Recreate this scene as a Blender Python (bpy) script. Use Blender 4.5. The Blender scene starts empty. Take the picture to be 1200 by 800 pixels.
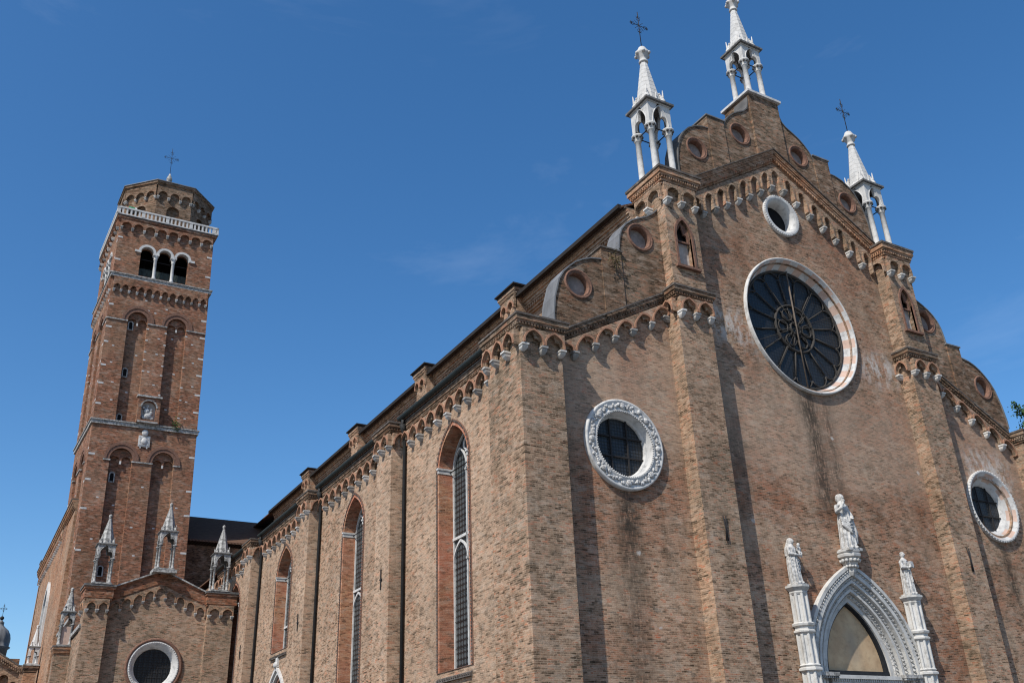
import bpy, bmesh, math, random
from mathutils import Vector, Matrix
from mathutils.geometry import tessellate_polygon
random.seed(7)
PI = math.pi
R = math.radians
S = bpy.context.scene
COL = S.collection

# ------------------------------------------------------------------ camera
cam = bpy.data.cameras.new('camera')
camo = bpy.data.objects.new('camera', cam)
COL.objects.link(camo)
camo.location = (-15.932, -27.198, 1.6)
camo.rotation_euler = (2.02205, 0.03617, -0.51519)
cam.sensor_width = 36
cam.lens = 1092.99 / 1200 * 36
cam.clip_end = 3000
cam.clip_start = .1
S.camera = camo

# ------------------------------------------------------------------ world
SUNV = Vector((-2.03, -1.0, 2.55)).normalized()          # towards the sun
ELEV = math.asin(SUNV.z)
AZ = math.atan2(SUNV.x, SUNV.y)
w = bpy.data.worlds.new('World')
S.world = w
w.use_nodes = True
nt = w.node_tree
nt.nodes.clear()
out = nt.nodes.new('ShaderNodeOutputWorld')
bg = nt.nodes.new('ShaderNodeBackground')
sky = nt.nodes.new('ShaderNodeTexSky')
sky.sky_type = 'NISHITA'
sky.sun_disc = False
sky.sun_elevation = ELEV
sky.sun_rotation = AZ
sky.air_density = 1.0
sky.dust_density = 0.8
sky.ozone_density = 3.2
bg.inputs['Strength'].default_value = 0.135
# faint high wisps of cirrus in the sky
tc = nt.nodes.new('ShaderNodeTexCoord')
mp = nt.nodes.new('ShaderNodeMapping')
mp.inputs['Scale'].default_value = (1.3, 1.3, 5.0)
mp.inputs['Rotation'].default_value = (0.25, 0.35, 0.2)
nz = nt.nodes.new('ShaderNodeTexNoise')
nz.inputs['Scale'].default_value = 1.5
nz.inputs['Detail'].default_value = 7
nz.inputs['Roughness'].default_value = .62
nz.inputs['Distortion'].default_value = .6
rp = nt.nodes.new('ShaderNodeValToRGB')
rp.color_ramp.elements[0].position = .56
rp.color_ramp.elements[0].color = (0, 0, 0, 1)
rp.color_ramp.elements[1].position = .80
rp.color_ramp.elements[1].color = (1, 1, 1, 1)
mu = nt.nodes.new('ShaderNodeMath')
mu.operation = 'MULTIPLY'
mu.inputs[1].default_value = .07
mx = nt.nodes.new('ShaderNodeMixRGB')
mx.inputs['Color2'].default_value = (7.5, 8.2, 9.2, 1)
L = nt.links.new
L(tc.outputs['Generated'], mp.inputs[0]); L(mp.outputs[0], nz.inputs['Vector'])
L(nz.outputs['Fac'], rp.inputs[0]); L(rp.outputs[0], mu.inputs[0]); L(mu.outputs[0], mx.inputs['Fac'])
hs = nt.nodes.new('ShaderNodeHueSaturation'); hs.inputs['Saturation'].default_value = 1.27
L(sky.outputs[0], hs.inputs['Color']); L(hs.outputs[0], mx.inputs['Color1']); L(mx.outputs[0], bg.inputs['Color']); L(bg.outputs[0], out.inputs[0])

sun = bpy.data.lights.new('sun', 'SUN')
sun.energy = 4.5
sun.angle = R(.53)
sun.color = (1, .95, .87)
suno = bpy.data.objects.new('sun', sun)
COL.objects.link(suno)
suno.rotation_euler = SUNV.to_track_quat('Z', 'Y').to_euler()

S.view_settings.view_transform = 'Standard'
S.view_settings.look = 'None'
S.view_settings.exposure = 0.25
S.view_settings.gamma = 1
S.render.engine = 'CYCLES'
S.cycles.max_bounces = 5
S.cycles.filter_width = 1.15

# ------------------------------------------------------------------ materials
class NT:
    def __init__(s, name):
        s.m = bpy.data.materials.new(name); s.m.use_nodes = True
        s.t = s.m.node_tree; s.b = s.t.nodes['Principled BSDF']
        s.b.inputs['Specular IOR Level'].default_value = .12
        s.tc = s.n('TexCoord')
    def n(s, kind, **k):
        o = s.t.nodes.new('ShaderNode' + kind)
        for a, v in k.items(): setattr(o, a, v)
        return o
    def l(s, a, b): s.t.links.new(a, b)
    def noise(s, scale, detail=4, rough=.55, vec=None, sc=None, dist=0):
        o = s.n('TexNoise'); o.inputs['Scale'].default_value = scale
        o.inputs['Detail'].default_value = detail; o.inputs['Roughness'].default_value = rough
        o.inputs['Distortion'].default_value = dist
        v = vec or s.tc.outputs['Object']
        if sc:
            m = s.n('Mapping'); m.inputs['Scale'].default_value = sc; s.l(v, m.inputs[0]); v = m.outputs[0]
        s.l(v, o.inputs['Vector']); return o.outputs['Fac']
    def math_vec(s, off):
        o = s.n('VectorMath', operation='ADD'); o.inputs[1].default_value = (off, off, off * 1.7)
        s.l(s.tc.outputs['Object'], o.inputs[0]); return o.outputs[0]
    def ramp(s, fac, pts, interp='LINEAR'):
        o = s.n('ValToRGB'); r = o.color_ramp; r.interpolation = interp
        while len(r.elements) < len(pts): r.elements.new(.5)
        for e, (p, c) in zip(r.elements, pts):
            e.position = p; e.color = (*c, 1) if not isinstance(c, (int, float)) else (c, c, c, 1)
        s.l(fac, o.inputs[0]); return o.outputs[0]
    def mix(s, fac, a, b, mode='MIX'):
        o = s.n('MixRGB', blend_type=mode)
        for i, v in ((0, fac), (1, a), (2, b)):
            if isinstance(v, (int, float)): o.inputs[i].default_value = v if i == 0 else (v, v, v, 1)
            elif isinstance(v, tuple): o.inputs[i].default_value = (*v, 1)
            else: s.l(v, o.inputs[i])
        return o.outputs[0]
    def math(s, op, a, b=0.0, c=None):
        o = s.n('Math', operation=op)
        for i, v in enumerate((a, b) if c is None else (a, b, c)):
            if isinstance(v, (int, float)): o.inputs[i].default_value = v
            else: s.l(v, o.inputs[i])
        return o.outputs[0]
    def bump(s, h, strength=.5, dist=.01):
        o = s.n('Bump'); o.inputs['Strength'].default_value = strength; o.inputs['Distance'].default_value = dist
        s.l(h, o.inputs['Height']); s.l(o.outputs[0], s.b.inputs['Normal'])
    def color(s, c):
        if isinstance(c, tuple): s.b.inputs['Base Color'].default_value = (*c, 1)
        else: s.l(c, s.b.inputs['Base Color'])
    def rough(s, r): s.b.inputs['Roughness'].default_value = r

BUFF = [(0, (.07, .055, .042)), (.14, (.13, .095, .07)), (.28, (.24, .165, .115)), (.44, (.33, .225, .155)), (.58, (.38, .275, .195)),
        (.72, (.42, .32, .235)), (.84, (.36, .15, .085)), (1, (.40, .19, .11))]
ORNG = [(0, (.10, .06, .04)), (.14, (.18, .095, .06)), (.3, (.31, .16, .09)), (.5, (.38, .20, .115)),
        (.7, (.45, .28, .17)), (.85, (.35, .14, .075)), (1, (.46, .32, .21))]
REDB = [(0, (.055, .038, .03)), (.14, (.11, .065, .048)), (.3, (.20, .115, .078)), (.5, (.29, .155, .10)),
        (.66, (.35, .155, .085)), (.8, (.25, .17, .12)), (1, (.37, .17, .10))]
GREY = [(0, (.05, .045, .036)), (.2, (.11, .092, .07)), (.42, (.21, .165, .125)), (.62, (.29, .225, .165)), (.8, (.31, .15, .095)), (1, (.33, .26, .19))]

def brick(name, pal, pal2, mortar=(.50, .405, .31), patch=.5, grime=.5, special=None, row=.070, length=.25, sat=.93):
    m = NT(name)
    sep = m.n('SeparateXYZ'); m.l(m.tc.outputs['Object'], sep.inputs[0])
    X, Y, Z = sep.outputs
    wob = m.noise(.7, 3)
    comb = m.n('CombineXYZ'); m.l(m.math('ADD', X, Y), comb.inputs[0])
    m.l(m.math('ADD', Z, m.math('MULTIPLY', wob, .02)), comb.inputs[1])
    def bt(width, rh, off):
        b = m.n('TexBrick'); b.offset = .5
        b.inputs['Color1'].default_value = (0, 0, 0, 1); b.inputs['Color2'].default_value = (1, 1, 1, 1)
        b.inputs['Mortar'].default_value = (.5, .5, .5, 1)
        b.inputs['Scale'].default_value = 1; b.inputs['Mortar Size'].default_value = .0075
        b.inputs['Mortar Smooth'].default_value = .3; b.inputs['Bias'].default_value = 0
        b.inputs['Brick Width'].default_value = width; b.inputs['Row Height'].default_value = rh
        m.l(comb.outputs[0], b.inputs['Vector']); return b
    b = bt(length, row, 0)
    rnd = b.outputs['Color']
    fleck = m.noise(1, 3, .6, sc=(2.6, 2.6, 8.5))
    rv = m.math('ADD', m.math('MULTIPLY', rnd, .62), m.math('ADD', m.math('MULTIPLY', m.math('SUBTRACT', fleck, .5), 1.5), .17))
    c1 = m.ramp(rv, pal); c2 = m.ramp(rv, pal2)
    p1 = m.noise(.22, 6, .62, dist=.4)
    c = m.mix(m.ramp(p1, [(.44, 0.), (.60, 1.)]), c1, c2)
    # clumps of over-fired dark, red and pale bricks
    f2 = m.noise(1, 4, .7, sc=(2.1, 2.1, 5.2), vec=m.math_vec(3.7))
    c = m.mix(m.ramp(f2, [(.34, .80), (.46, 0.)]), c, (.085, .07, .055))
    c = m.mix(m.ramp(f2, [(.58, 0.), (.66, .55)]), c, m.mix(1.0, c, (1.3, .80, .64), 'MULTIPLY'))
    f3 = m.noise(1, 4, .7, sc=(1.5, 1.5, 4.2), vec=m.math_vec(9.1))
    c = m.mix(m.ramp(f3, [(.52, 0.), (.62, .6)]), c, m.mix(.55, c, (.50, .44, .37)))
    # repaired / older patches of a different tone
    p2 = m.noise(.55, 5, .6, vec=None, sc=(1, 1, .6))
    c = m.mix(m.math('MULTIPLY', m.ramp(p2, [(.5, 0.), (.68, 1.)]), patch), c, (.34, .27, .21), 'MIX')
    mj = m.ramp(m.noise(1.7, 4, .7), [(.35, .25), (.62, 1.)])
    c = m.mix(m.math('MULTIPLY', b.outputs['Fac'], mj), c, m.mix(.25, mortar, c))
    # soft grime and rain streaks
    st = m.noise(1.0, 5, .65, sc=(1.6, 1.6, .13))
    g = m.ramp(st, [(.50, 0.), (.74, 1.)])
    blot = m.noise(1.3, 7, .72)
    g2 = m.ramp(blot, [(.50, 0.), (.66, 1.)])
    gg = m.math('MULTIPLY', m.math('MAXIMUM', m.math('MULTIPLY', g, .8), g2), grime)
    c = m.mix(gg, c, m.mix(.6, c, (.06, .052, .038)))
    c = m.mix(1.0, c, m.ramp(m.noise(.35, 6, .65), [(.32, .78), (.66, 1.08)]), 'MULTIPLY')
    # pale lime bloom
    lime = m.ramp(m.noise(.8, 8, .7, dist=.5), [(.62, 0.), (.70, 1.)])
    c = m.mix(m.math('MULTIPLY', lime, .22), c, (.50, .45, .40))
    fine = m.noise(26, 3, .7)
    c = m.mix(.55, c, m.ramp(fine, [(.25, .45), (.75, 1.)]), 'MULTIPLY')
    c = m.mix(1.0, c, (1.17, 1.07, .985), 'MULTIPLY')
    ct = m.n('BrightContrast'); ct.inputs['Contrast'].default_value = .035; ct.inputs['Bright'].default_value = 0; m.l(c, ct.inputs[0])
    cl = m.n('MixRGB', blend_type='LIGHTEN'); cl.inputs[0].default_value = 1; cl.inputs[2].default_value = (.02, .016, .013, 1); m.l(ct.outputs[0], cl.inputs[1]); c = cl.outputs[0]
    hv = m.n('HueSaturation'); hv.inputs['Saturation'].default_value = sat; m.l(c, hv.inputs['Color']); c = hv.outputs[0]
    if special: c = special(m, c, X, Y, Z)
    m.color(c); m.rough(.93)
    h = m.math('ADD', m.math('MULTIPLY', b.outputs['Fac'], -1.0), m.math('ADD', m.math('MULTIPLY', fine, .6), m.math('MULTIPLY', rnd, .35)))
    m.bump(h, .75, .012)
    return m.m

def band(m, v, lo, hi, soft):
    a = m.n('MapRange'); a.inputs[1].default_value = lo - soft; a.inputs[2].default_value = lo + soft; m.l(v, a.inputs[0])
    b = m.n('MapRange'); b.inputs[1].default_value = hi + soft; b.inputs[2].default_value = hi - soft; m.l(v, b.inputs[0])
    return m.math('MULTIPLY', a.outputs[0], b.outputs[0])

def facade_marks(m, c, X, Y, Z):
    # older grey-brown brick in the gable, pale rebuilt band across the middle
    zz = m.math('ADD', Z, m.math('MULTIPLY', m.noise(.5, 5, .65), 5.0))
    c = m.mix(m.math('MULTIPLY', band(m, zz, 24.0, 60, 1.5), .30), c, m.mix(.5, c, (.12, .095, .07)))
    c = m.mix(m.math('MULTIPLY', band(m, zz, 15.5, 20.5, .8), .28), c, (.42, .32, .24))
    pk = m.ramp(m.noise(.42, 6, .68), [(.5, 0.), (.62, 1.)])
    c = m.mix(m.math('MULTIPLY', pk, .15), c, m.mix(1.0, c, (1.25, .9, .78), 'MULTIPLY'))
    # black rain stains running down under the left round window and the rose, and lime drips beside the rose
    rag = m.noise(5.0, 8, .8, sc=(1.5, 1.5, .4))
    for x0, x1, z0, z1, k in ((4.45, 5.15, 9.7, 11.75, .95), (4.3, 5.2, 3.5, 11.0, .5), (.5, 1.3, 2.5, 8.0, .45), (10.2, 11.2, 12.5, 15.5, .4), (24.3, 25.2, 9, 13, .4), (15.1, 16.0, 11.6, 17.6, .8), (16.3, 16.8, 12.5, 17.4, .7), (26.9, 27.5, 8.5, 11.5, .9),
                              (16.15, 16.4, 24.4, 26.2, .8), (14.7, 15.8, 16.2, 17.6, .6)):
        k_ = m.math('MULTIPLY', m.math('MULTIPLY', band(m, X, x0, x1, .3), band(m, Z, z0, z1, .9)), m.ramp(rag, [(.38, 0.), (.52, k)]))
        c = m.mix(k_, c, (.03, .027, .022))
    rag2 = m.noise(1.6, 7, .72, sc=(1.4, 1.4, .8))
    for x0, x1, z0, z1, k in ((10.2, 12.4, 19.2, 20.8, .8), (19.9, 22.2, 18.9, 20.4, .8), (26.0, 29.2, 13.0, 16.2, .8), (12.0, 20, 18.9, 21, .3)):
        k_ = m.math('MULTIPLY', m.math('MULTIPLY', band(m, X, x0, x1, .5), band(m, Z, z0, z1, .5)), m.ramp(rag2, [(.46, 0.), (.58, k)]))
        c = m.mix(k_, c, (.52, .48, .44))
    # small mortar plugs
    vo = m.n('TexVoronoi'); vo.inputs['Scale'].default_value = .42; m.l(m.tc.outputs['Object'], vo.inputs['Vector'])
    sp = m.ramp(m.math('ADD', vo.outputs['Distance'], m.math('MULTIPLY', m.noise(8, 3), .09)), [(.075, 1.), (.095, 0.)])
    c = m.mix(m.math('MULTIPLY', sp, .7), c, (.50, .47, .43))
    return c

BRICK = brick('facade_brick', BUFF, REDB, grime=.8, special=facade_marks)
BRICK_P = brick('pilaster_brick', BUFF, GREY, patch=.25, grime=.7)
PINKB = [(0, (.11, .085, .065)), (.2, (.23, .17, .125)), (.4, (.35, .26, .19)), (.6, (.43, .33, .245)), (.8, (.40, .26, .175)), (1, (.52, .42, .33))]
BRICK_S = brick('side_brick', PINKB, BUFF, patch=.45, grime=.3)
DKBR = [(0, (.035, .03, .024)), (.25, (.085, .062, .046)), (.5, (.15, .105, .075)), (.75, (.20, .135, .095)), (1, (.27, .15, .095))]
BRICK_T = brick('parapet_brick', DKBR, GREY, mortar=(.26, .20, .155), grime=.6, patch=.1)
BRICK_O = brick('orange_brick', ORNG, BUFF, mortar=(.42, .30, .2), patch=.3, grime=.35)
TOWR = [(0, (.045, .032, .025)), (.2, (.11, .062, .044)), (.4, (.20, .10, .066)), (.6, (.29, .13, .075)), (.78, (.36, .15, .08)), (1, (.32, .24, .185))]
TOWB = [(0, (.08, .06, .045)), (.3, (.20, .12, .08)), (.6, (.30, .18, .115)), (.8, (.36, .17, .09)), (1, (.36, .28, .21))]
BRICK_R = brick('tower_brick', TOWR, TOWB, mortar=(.34, .22, .16), patch=.15, grime=.55, sat=.9)
CHAPO = brick('chapel_cornice_brick', TOWR, REDB, mortar=(.30, .17, .11), patch=.1, grime=.55)
BRICK_C = brick('chapel_brick', GREY, BUFF, grime=.45)

def plain(name, col, var=.3, sc=3, rough=.85, grime=None, bump=.25, metal=0, streak=False):
    m = NT(name)
    n1 = m.noise(sc, 6, .65, sc=(1, 1, .25) if streak else None)
    c = m.mix(m.ramp(n1, [(.3, 0.), (.7, 1.)]), tuple(v * (1 - var) for v in col), tuple(min(1, v * (1 + var * .5)) for v in col))
    if grime:
        g = m.ramp(m.noise(sc * 1.7, 8, .72), [(grime[0], 0.), (grime[0] + .14, 1.)])
        c = m.mix(m.math('MULTIPLY', g, grime[1]), c, grime[2])
    m.color(c); m.rough(rough); m.b.inputs['Metallic'].default_value = metal
    m.bump(m.noise(sc * 9, 5, .7), bump, .01)
    return m.m

STONE = plain('istrian_stone', (.52, .51, .49), .16, 2.2, .75, (.50, .6, (.22, .215, .21)))
STONE_C = plain('crusted_pinnacle_stone', (.50, .49, .47), .22, 1.7, .8, (.52, .6, (.22, .215, .205)), bump=.45)
STONE_G = plain('grimy_stone', (.42, .41, .39), .35, 3, .8, (.44, .8, (.09, .088, .082)))
def add_rand(mat, amt):
    t = mat.node_tree; bsdf = t.nodes['Principled BSDF']; src = bsdf.inputs['Base Color'].links[0].from_socket
    oi = t.nodes.new('ShaderNodeObjectInfo'); mr = t.nodes.new('ShaderNodeMapRange'); mr.inputs[3].default_value = 1 - amt; mr.inputs[4].default_value = 1 + amt * .5
    mm = t.nodes.new('ShaderNodeMixRGB'); mm.blend_type = 'MULTIPLY'; mm.inputs[0].default_value = 1
    t.links.new(oi.outputs['Random'], mr.inputs[0]); t.links.new(src, mm.inputs[1]); t.links.new(mr.outputs[0], mm.inputs[2]); t.links.new(mm.outputs[0], bsdf.inputs['Base Color'])
STONE_P = plain('weathered_portal_stone', (.49, .48, .455), .22, 1.6, .8, (.52, .6, (.18, .177, .17)), bump=.4)
CORBST = plain('corbel_stone', (.47, .455, .43), .3, 3, .85, (.52, .6, (.16, .15, .14)))
TRACE = plain('dark_tracery', (.055, .05, .045), .3, 5, .85)
STONE_D = plain('dark_stone', (.16, .155, .15), .4, 4, .85, (.45, .7, (.05, .05, .048)))
MARBLE = plain('statue_marble', (.50, .49, .47), .3, 5, .7, (.46, .7, (.15, .15, .145)), bump=.5)
PINK = plain('pink_stone', (.50, .36, .29), .2, 3, .75, (.6, .4, (.3, .22, .18)))
LEAD = plain('lead_sheet', (.17, .172, .175), .45, 1.2, .6, (.5, .5, (.16, .16, .17)), streak=True)
LEADK = plain('blackened_lead', (.12, .115, .11), .35, 1.5, .7, (.5, .5, (.07, .065, .06)))
DARKSLAB = plain('weathered_coping', (.10, .085, .075), .4, 3, .9, (.5, .5, (.25, .23, .2)))
TERRA = plain('terracotta', (.22, .12, .085), .4, 7, .9, (.44, .7, (.10, .065, .05)), bump=.6)
TRIM = plain('moulded_brick', (.34, .185, .12), .35, 6, .9, (.48, .5, (.15, .09, .06)))
REVEAL = brick('reveal_brick', [(0, (.34, .13, .08)), (.5, (.42, .175, .11)), (1, (.48, .24, .16))], ORNG, mortar=(.48, .25, .17), patch=.12, grime=.12)
GUTTER = plain('painted_gutter', (.035, .045, .045), .3, 2, .5, bump=.05)
PIPE = plain('dark_pipe', (.03, .03, .03), .3, 2, .6, bump=.05)
ROOFEDGE = plain('dark_roof_edge', (.03, .026, .024), .3, 2, .8, bump=.1)
IRON = plain('wrought_iron', (.03, .028, .028), .3, 6, .7, bump=.1)
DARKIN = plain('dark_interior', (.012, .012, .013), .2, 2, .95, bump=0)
PLASTER = plain('old_plaster', (.42, .37, .33), .35, 2.2, .95, (.5, .5, (.55, .5, .47)))
PLASTER_D = plain('dark_plaster', (.24, .20, .18), .4, 2.5, .95, (.5, .5, (.38, .33, .29)))  # darker plaster tone for the roundel backs
FRAMEDK = plain('dark_timber', (.02, .022, .026), .3, 4, .6)
COPPER = plain('green_patina', (.12, .22, .18), .3, 4, .7)

def rooftile(name):
    m = NT(name)
    wv = m.n('TexWave'); wv.inputs['Scale'].default_value = 2.2; wv.bands_direction = 'DIAGONAL'; wv.inputs['Distortion'].default_value = .5
    m.l(m.tc.outputs['Object'], wv.inputs['Vector'])
    c = m.mix(m.noise(3, 5), (.10, .065, .05), (.22, .13, .09))
    c = m.mix(.6, c, m.ramp(wv.outputs['Fac'], [(.1, .4), (.8, 1.)]), 'MULTIPLY')
    m.color(c); m.rough(1); m.b.inputs['Specular IOR Level'].default_value = 0; m.bump(wv.outputs['Fac'], .8, .06)
    return m.m
TILE = rooftile('roof_tiles')

def glassm(name, sc, col=(.02, .022, .027), hi=(.06, .075, .10)):
    m = NT(name)
    sep = m.n('SeparateXYZ'); m.l(m.tc.outputs['Object'], sep.inputs[0])
    u = m.math('MULTIPLY', m.math('ADD', sep.outputs[0], sep.outputs[1]), sc); v = m.math('MULTIPLY', sep.outputs[2], sc)
    fu = m.math('ABSOLUTE', m.math('SUBTRACT', m.math('FRACT', u), .5)); fv = m.math('ABSOLUTE', m.math('SUBTRACT', m.math('FRACT', v), .5))
    d = m.math('MAXIMUM', fu, fv)
    rr = m.math('SQRT', m.math('ADD', m.math('POWER', fu, 2), m.math('POWER', fv, 2)))
    lead = m.ramp(rr, [(.34, 0.), (.44, 1.)])
    c = m.mix(m.noise(4, 4), col, hi)
    c = m.mix(lead, c, (.012, .012, .012))
    m.color(c); m.b.inputs['Roughness'].default_value = .4; m.b.inputs['Specular IOR Level'].default_value = .3
    m.bump(m.math('ADD', rr, m.noise(7, 3)), .5, .03)
    return m.m
GLASS = glassm('leaded_glass', 7.5, (.012, .013, .015), (.04, .045, .055))
GLASSB = glassm('blue_leaded_glass', 6.0, (.009, .0095, .010), (.026, .029, .033))
GLASSW = glassm('window_glass', 4.2, (.035, .038, .04), (.085, .10, .105))

def mosaicm():
    m = NT('faded_lunette_painting')
    sep = m.n('SeparateXYZ'); m.l(m.tc.outputs['Object'], sep.inputs[0])
    n = m.noise(1.4, 6, .6)
    c = m.mix(m.ramp(n, [(.35, 0.), (.65, 1.)]), (.40, .27, .16), (.50, .37, .23))
    fig = m.math('MULTIPLY', band(m, m.math('ADD', sep.outputs[0], m.math('MULTIPLY', n, .6)), 16.1, 16.75, .22), band(m, sep.outputs[2], 5.7, 7.2, .35))
    c = m.mix(m.math('MULTIPLY', fig, .4), c, (.26, .25, .21))
    c = m.mix(m.math('MULTIPLY', m.ramp(m.noise(3, 7, .7), [(.5, 0.), (.7, 1.)]), .4), c, (.16, .12, .08))
    m.color(c); m.rough(.55); return m.m
MOSAIC = mosaicm()

def ringm():
    m = NT('carved_white_stone')
    n = m.noise(9, 4, .6)
    c = m.mix(m.ramp(n, [(.38, 0.), (.58, 1.)]), (.24, .235, .23), (.54, .53, .51))
    m.color(c); m.rough(.75); m.bump(n, 1.0, .06)
    return m.m
CARVED = ringm()

# ------------------------------------------------------------------ mesh tools
class MB:
    def __init__(s): s.v = []; s.f = []; s.m = []; s.sm = []
    def add(s, vs, fs, mi=0, smooth=False):
        o = len(s.v); s.v += [tuple(x) for x in vs]
        for f in fs:
            s.f.append(tuple(i + o for i in f)); s.m.append(mi); s.sm.append(smooth)
        return s
    def box(s, x0, x1, y0, y1, z0, z1, mi=0):
        vs = [(x, y, z) for x in (x0, x1) for y in (y0, y1) for z in (z0, z1)]
        return s.add(vs, [(0, 1, 3, 2), (4, 6, 7, 5), (0, 4, 5, 1), (2, 3, 7, 6), (0, 2, 6, 4), (1, 5, 7, 3)], mi)
    def fbox(s, F, a0, a1, b0, b1, c0, c1, mi=0):
        vs = [F(a, b, c) for a in (a0, a1) for b in (b0, b1) for c in (c0, c1)]
        return s.add(vs, [(0, 1, 3, 2), (4, 6, 7, 5), (0, 4, 5, 1), (2, 3, 7, 6), (0, 2, 6, 4), (1, 5, 7, 3)], mi)
    def prism(s, F, outer, holes, c0, c1, mi=0, side=None, back=True, smooth=False):
        side = mi if side is None else side
        loops = [outer] + list(holes)
        tris = tessellate_polygon([[Vector((a, b, 0)) for a, b in l] for l in loops])
        pts = [p for l in loops for p in l]; n = len(pts)
        vs = [F(a, b, c1) for a, b in pts] + [F(a, b, c0) for a, b in pts]
        s.add(vs, list(tris) + ([(k + n, j + n, i + n) for i, j, k in tris] if back else []), mi)
        o = 0; sf = []
        for l in loops:
            m = len(l)
            for i in range(m):
                j = (i + 1) % m; sf.append((o + i, o + j, o + j + n, o + i + n))
            o += m
        base = len(s.v) - 2 * n
        for f in sf: s.f.append(tuple(i + base for i in f)); s.m.append(side); s.sm.append(smooth)
        return s
    def tube(s, pts, rad, n=8, mi=0, cap=True, smooth=True):
        pts = [Vector(p) for p in pts]; rad = rad if isinstance(rad, (list, tuple)) else [rad] * len(pts)
        vs = []; fs = []
        for i, p in enumerate(pts):
            d = (pts[min(i + 1, len(pts) - 1)] - pts[max(i - 1, 0)]).normalized()
            a = d.orthogonal().normalized() if abs(d.z) > .95 else d.cross(Vector((0, 0, 1))).normalized()
            if abs(d.z) > .95: a = Vector((1, 0, 0)); a = (a - d * a.dot(d)).normalized()
            b = d.cross(a)
            for k in range(n):
                t = 2 * PI * k / n; vs.append(p + (a * math.cos(t) + b * math.sin(t)) * rad[i])
        for i in range(len(pts) - 1):
            for k in range(n):
                k2 = (k + 1) % n; fs.append((i * n + k, i * n + k2, i * n + n + k2, i * n + n + k))
        s.add(vs, fs, mi, smooth)
        if cap: s.add([], [])
        if cap:
            o = len(s.v) - len(vs)
            s.f.append(tuple(o + k for k in range(n))); s.m.append(mi); s.sm.append(False)
            s.f.append(tuple(len(s.v) - n + k for k in range(n))); s.m.append(mi); s.sm.append(False)
        return s
    def lathe(s, c, prof, n=16, mi=0, smooth=True, rot=0, ell=1.0):
        vs = []; fs = []
        for r, z in prof:
            for k in range(n):
                t = 2 * PI * k / n + rot; vs.append((c[0] + r * math.cos(t), c[1] + ell * r * math.sin(t), c[2] + z))
        for i in range(len(prof) - 1):
            for k in range(n):
                k2 = (k + 1) % n; fs.append((i * n + k, i * n + k2, i * n + n + k2, i * n + n + k))
        s.add(vs, fs, mi, smooth)
        o = len(s.v) - len(vs)
        s.f.append(tuple(o + k for k in range(n))); s.m.append(mi); s.sm.append(False)
        s.f.append(tuple(len(s.v) - n + k for k in range(n))); s.m.append(mi); s.sm.append(False)
        return s
    def ring(s, F, ca, cb, prof, n=64, mats=None, a0=0, a1=2 * PI, smooth=True):
        """revolve profile [(radius, c)] around the F normal axis at (ca, cb); mats(k)->material index"""
        vs = []; full = abs(a1 - a0 - 2 * PI) < 1e-6; N = n if full else n + 1
        for k in range(N):
            t = a0 + (a1 - a0) * k / n
            for r, c in prof: vs.append(F(ca + r * math.cos(t), cb + r * math.sin(t), c))
        m = len(prof); o = len(s.v); s.v += [tuple(x) for x in vs]
        for k in range(n):
            k2 = (k + 1) % N
            for i in range(m - 1):
                s.f.append((o + k * m + i, o + k * m + i + 1, o + k2 * m + i + 1, o + k2 * m + i))
                s.m.append(mats(k, i) if mats else 0); s.sm.append(smooth)
        return s
    def sphere(s, c, r, n=10, mi=0, sc=(1, 1, 1)):
        prof = [(r * math.sin(PI * i / n), -r * math.cos(PI * i / n)) for i in range(1, n)]
        vs = []; fs = []; m = n + 2
        for q, z in prof:
            for k in range(m):
                t = 2 * PI * k / m; vs.append((c[0] + q * math.cos(t) * sc[0], c[1] + q * math.sin(t) * sc[1], c[2] + z * sc[2]))
        for i in range(len(prof) - 1):
            for k in range(m):
                k2 = (k + 1) % m; fs.append((i * m + k, i * m + k2, i * m + m + k2, i * m + m + k))
        fs.append(tuple(range(m))); fs.append(tuple((len(prof) - 1) * m + k for k in range(m)))
        return s.add(vs, fs, mi, True)
    def mesh(s, name, mats):
        me = bpy.data.meshes.new(name)
        me.from_pydata(s.v, [], s.f)
        for m in (mats if isinstance(mats, (list, tuple)) else [mats]): me.materials.append(m)
        me.polygons.foreach_set('material_index', s.m)
        me.polygons.foreach_set('use_smooth', s.sm)
        bm = bmesh.new(); bm.from_mesh(me)
        bmesh.ops.recalc_face_normals(bm, faces=bm.faces)
        bm.to_mesh(me); bm.free(); me.update()
        return me
    def build(s, name, mats, parent=None):
        return link(name, s.mesh(name, mats), parent)

def link(name, me, parent=None):
    o = bpy.data.objects.new(name, me); COL.objects.link(o)
    if parent: o.parent = parent
    return o
def tag(o, label=None, cat=None, group=None, kind=None):
    if label: o['label'] = label
    if cat: o['category'] = cat
    if group: o['group'] = group
    if kind: o['kind'] = kind
    return o
def empty(name, loc=(0, 0, 0), rot=(0, 0, 0), parent=None):
    o = bpy.data.objects.new(name, None); COL.objects.link(o); o.location = loc; o.rotation_euler = rot
    o.empty_display_size = .3
    if parent: o.parent = parent
    return o

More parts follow.
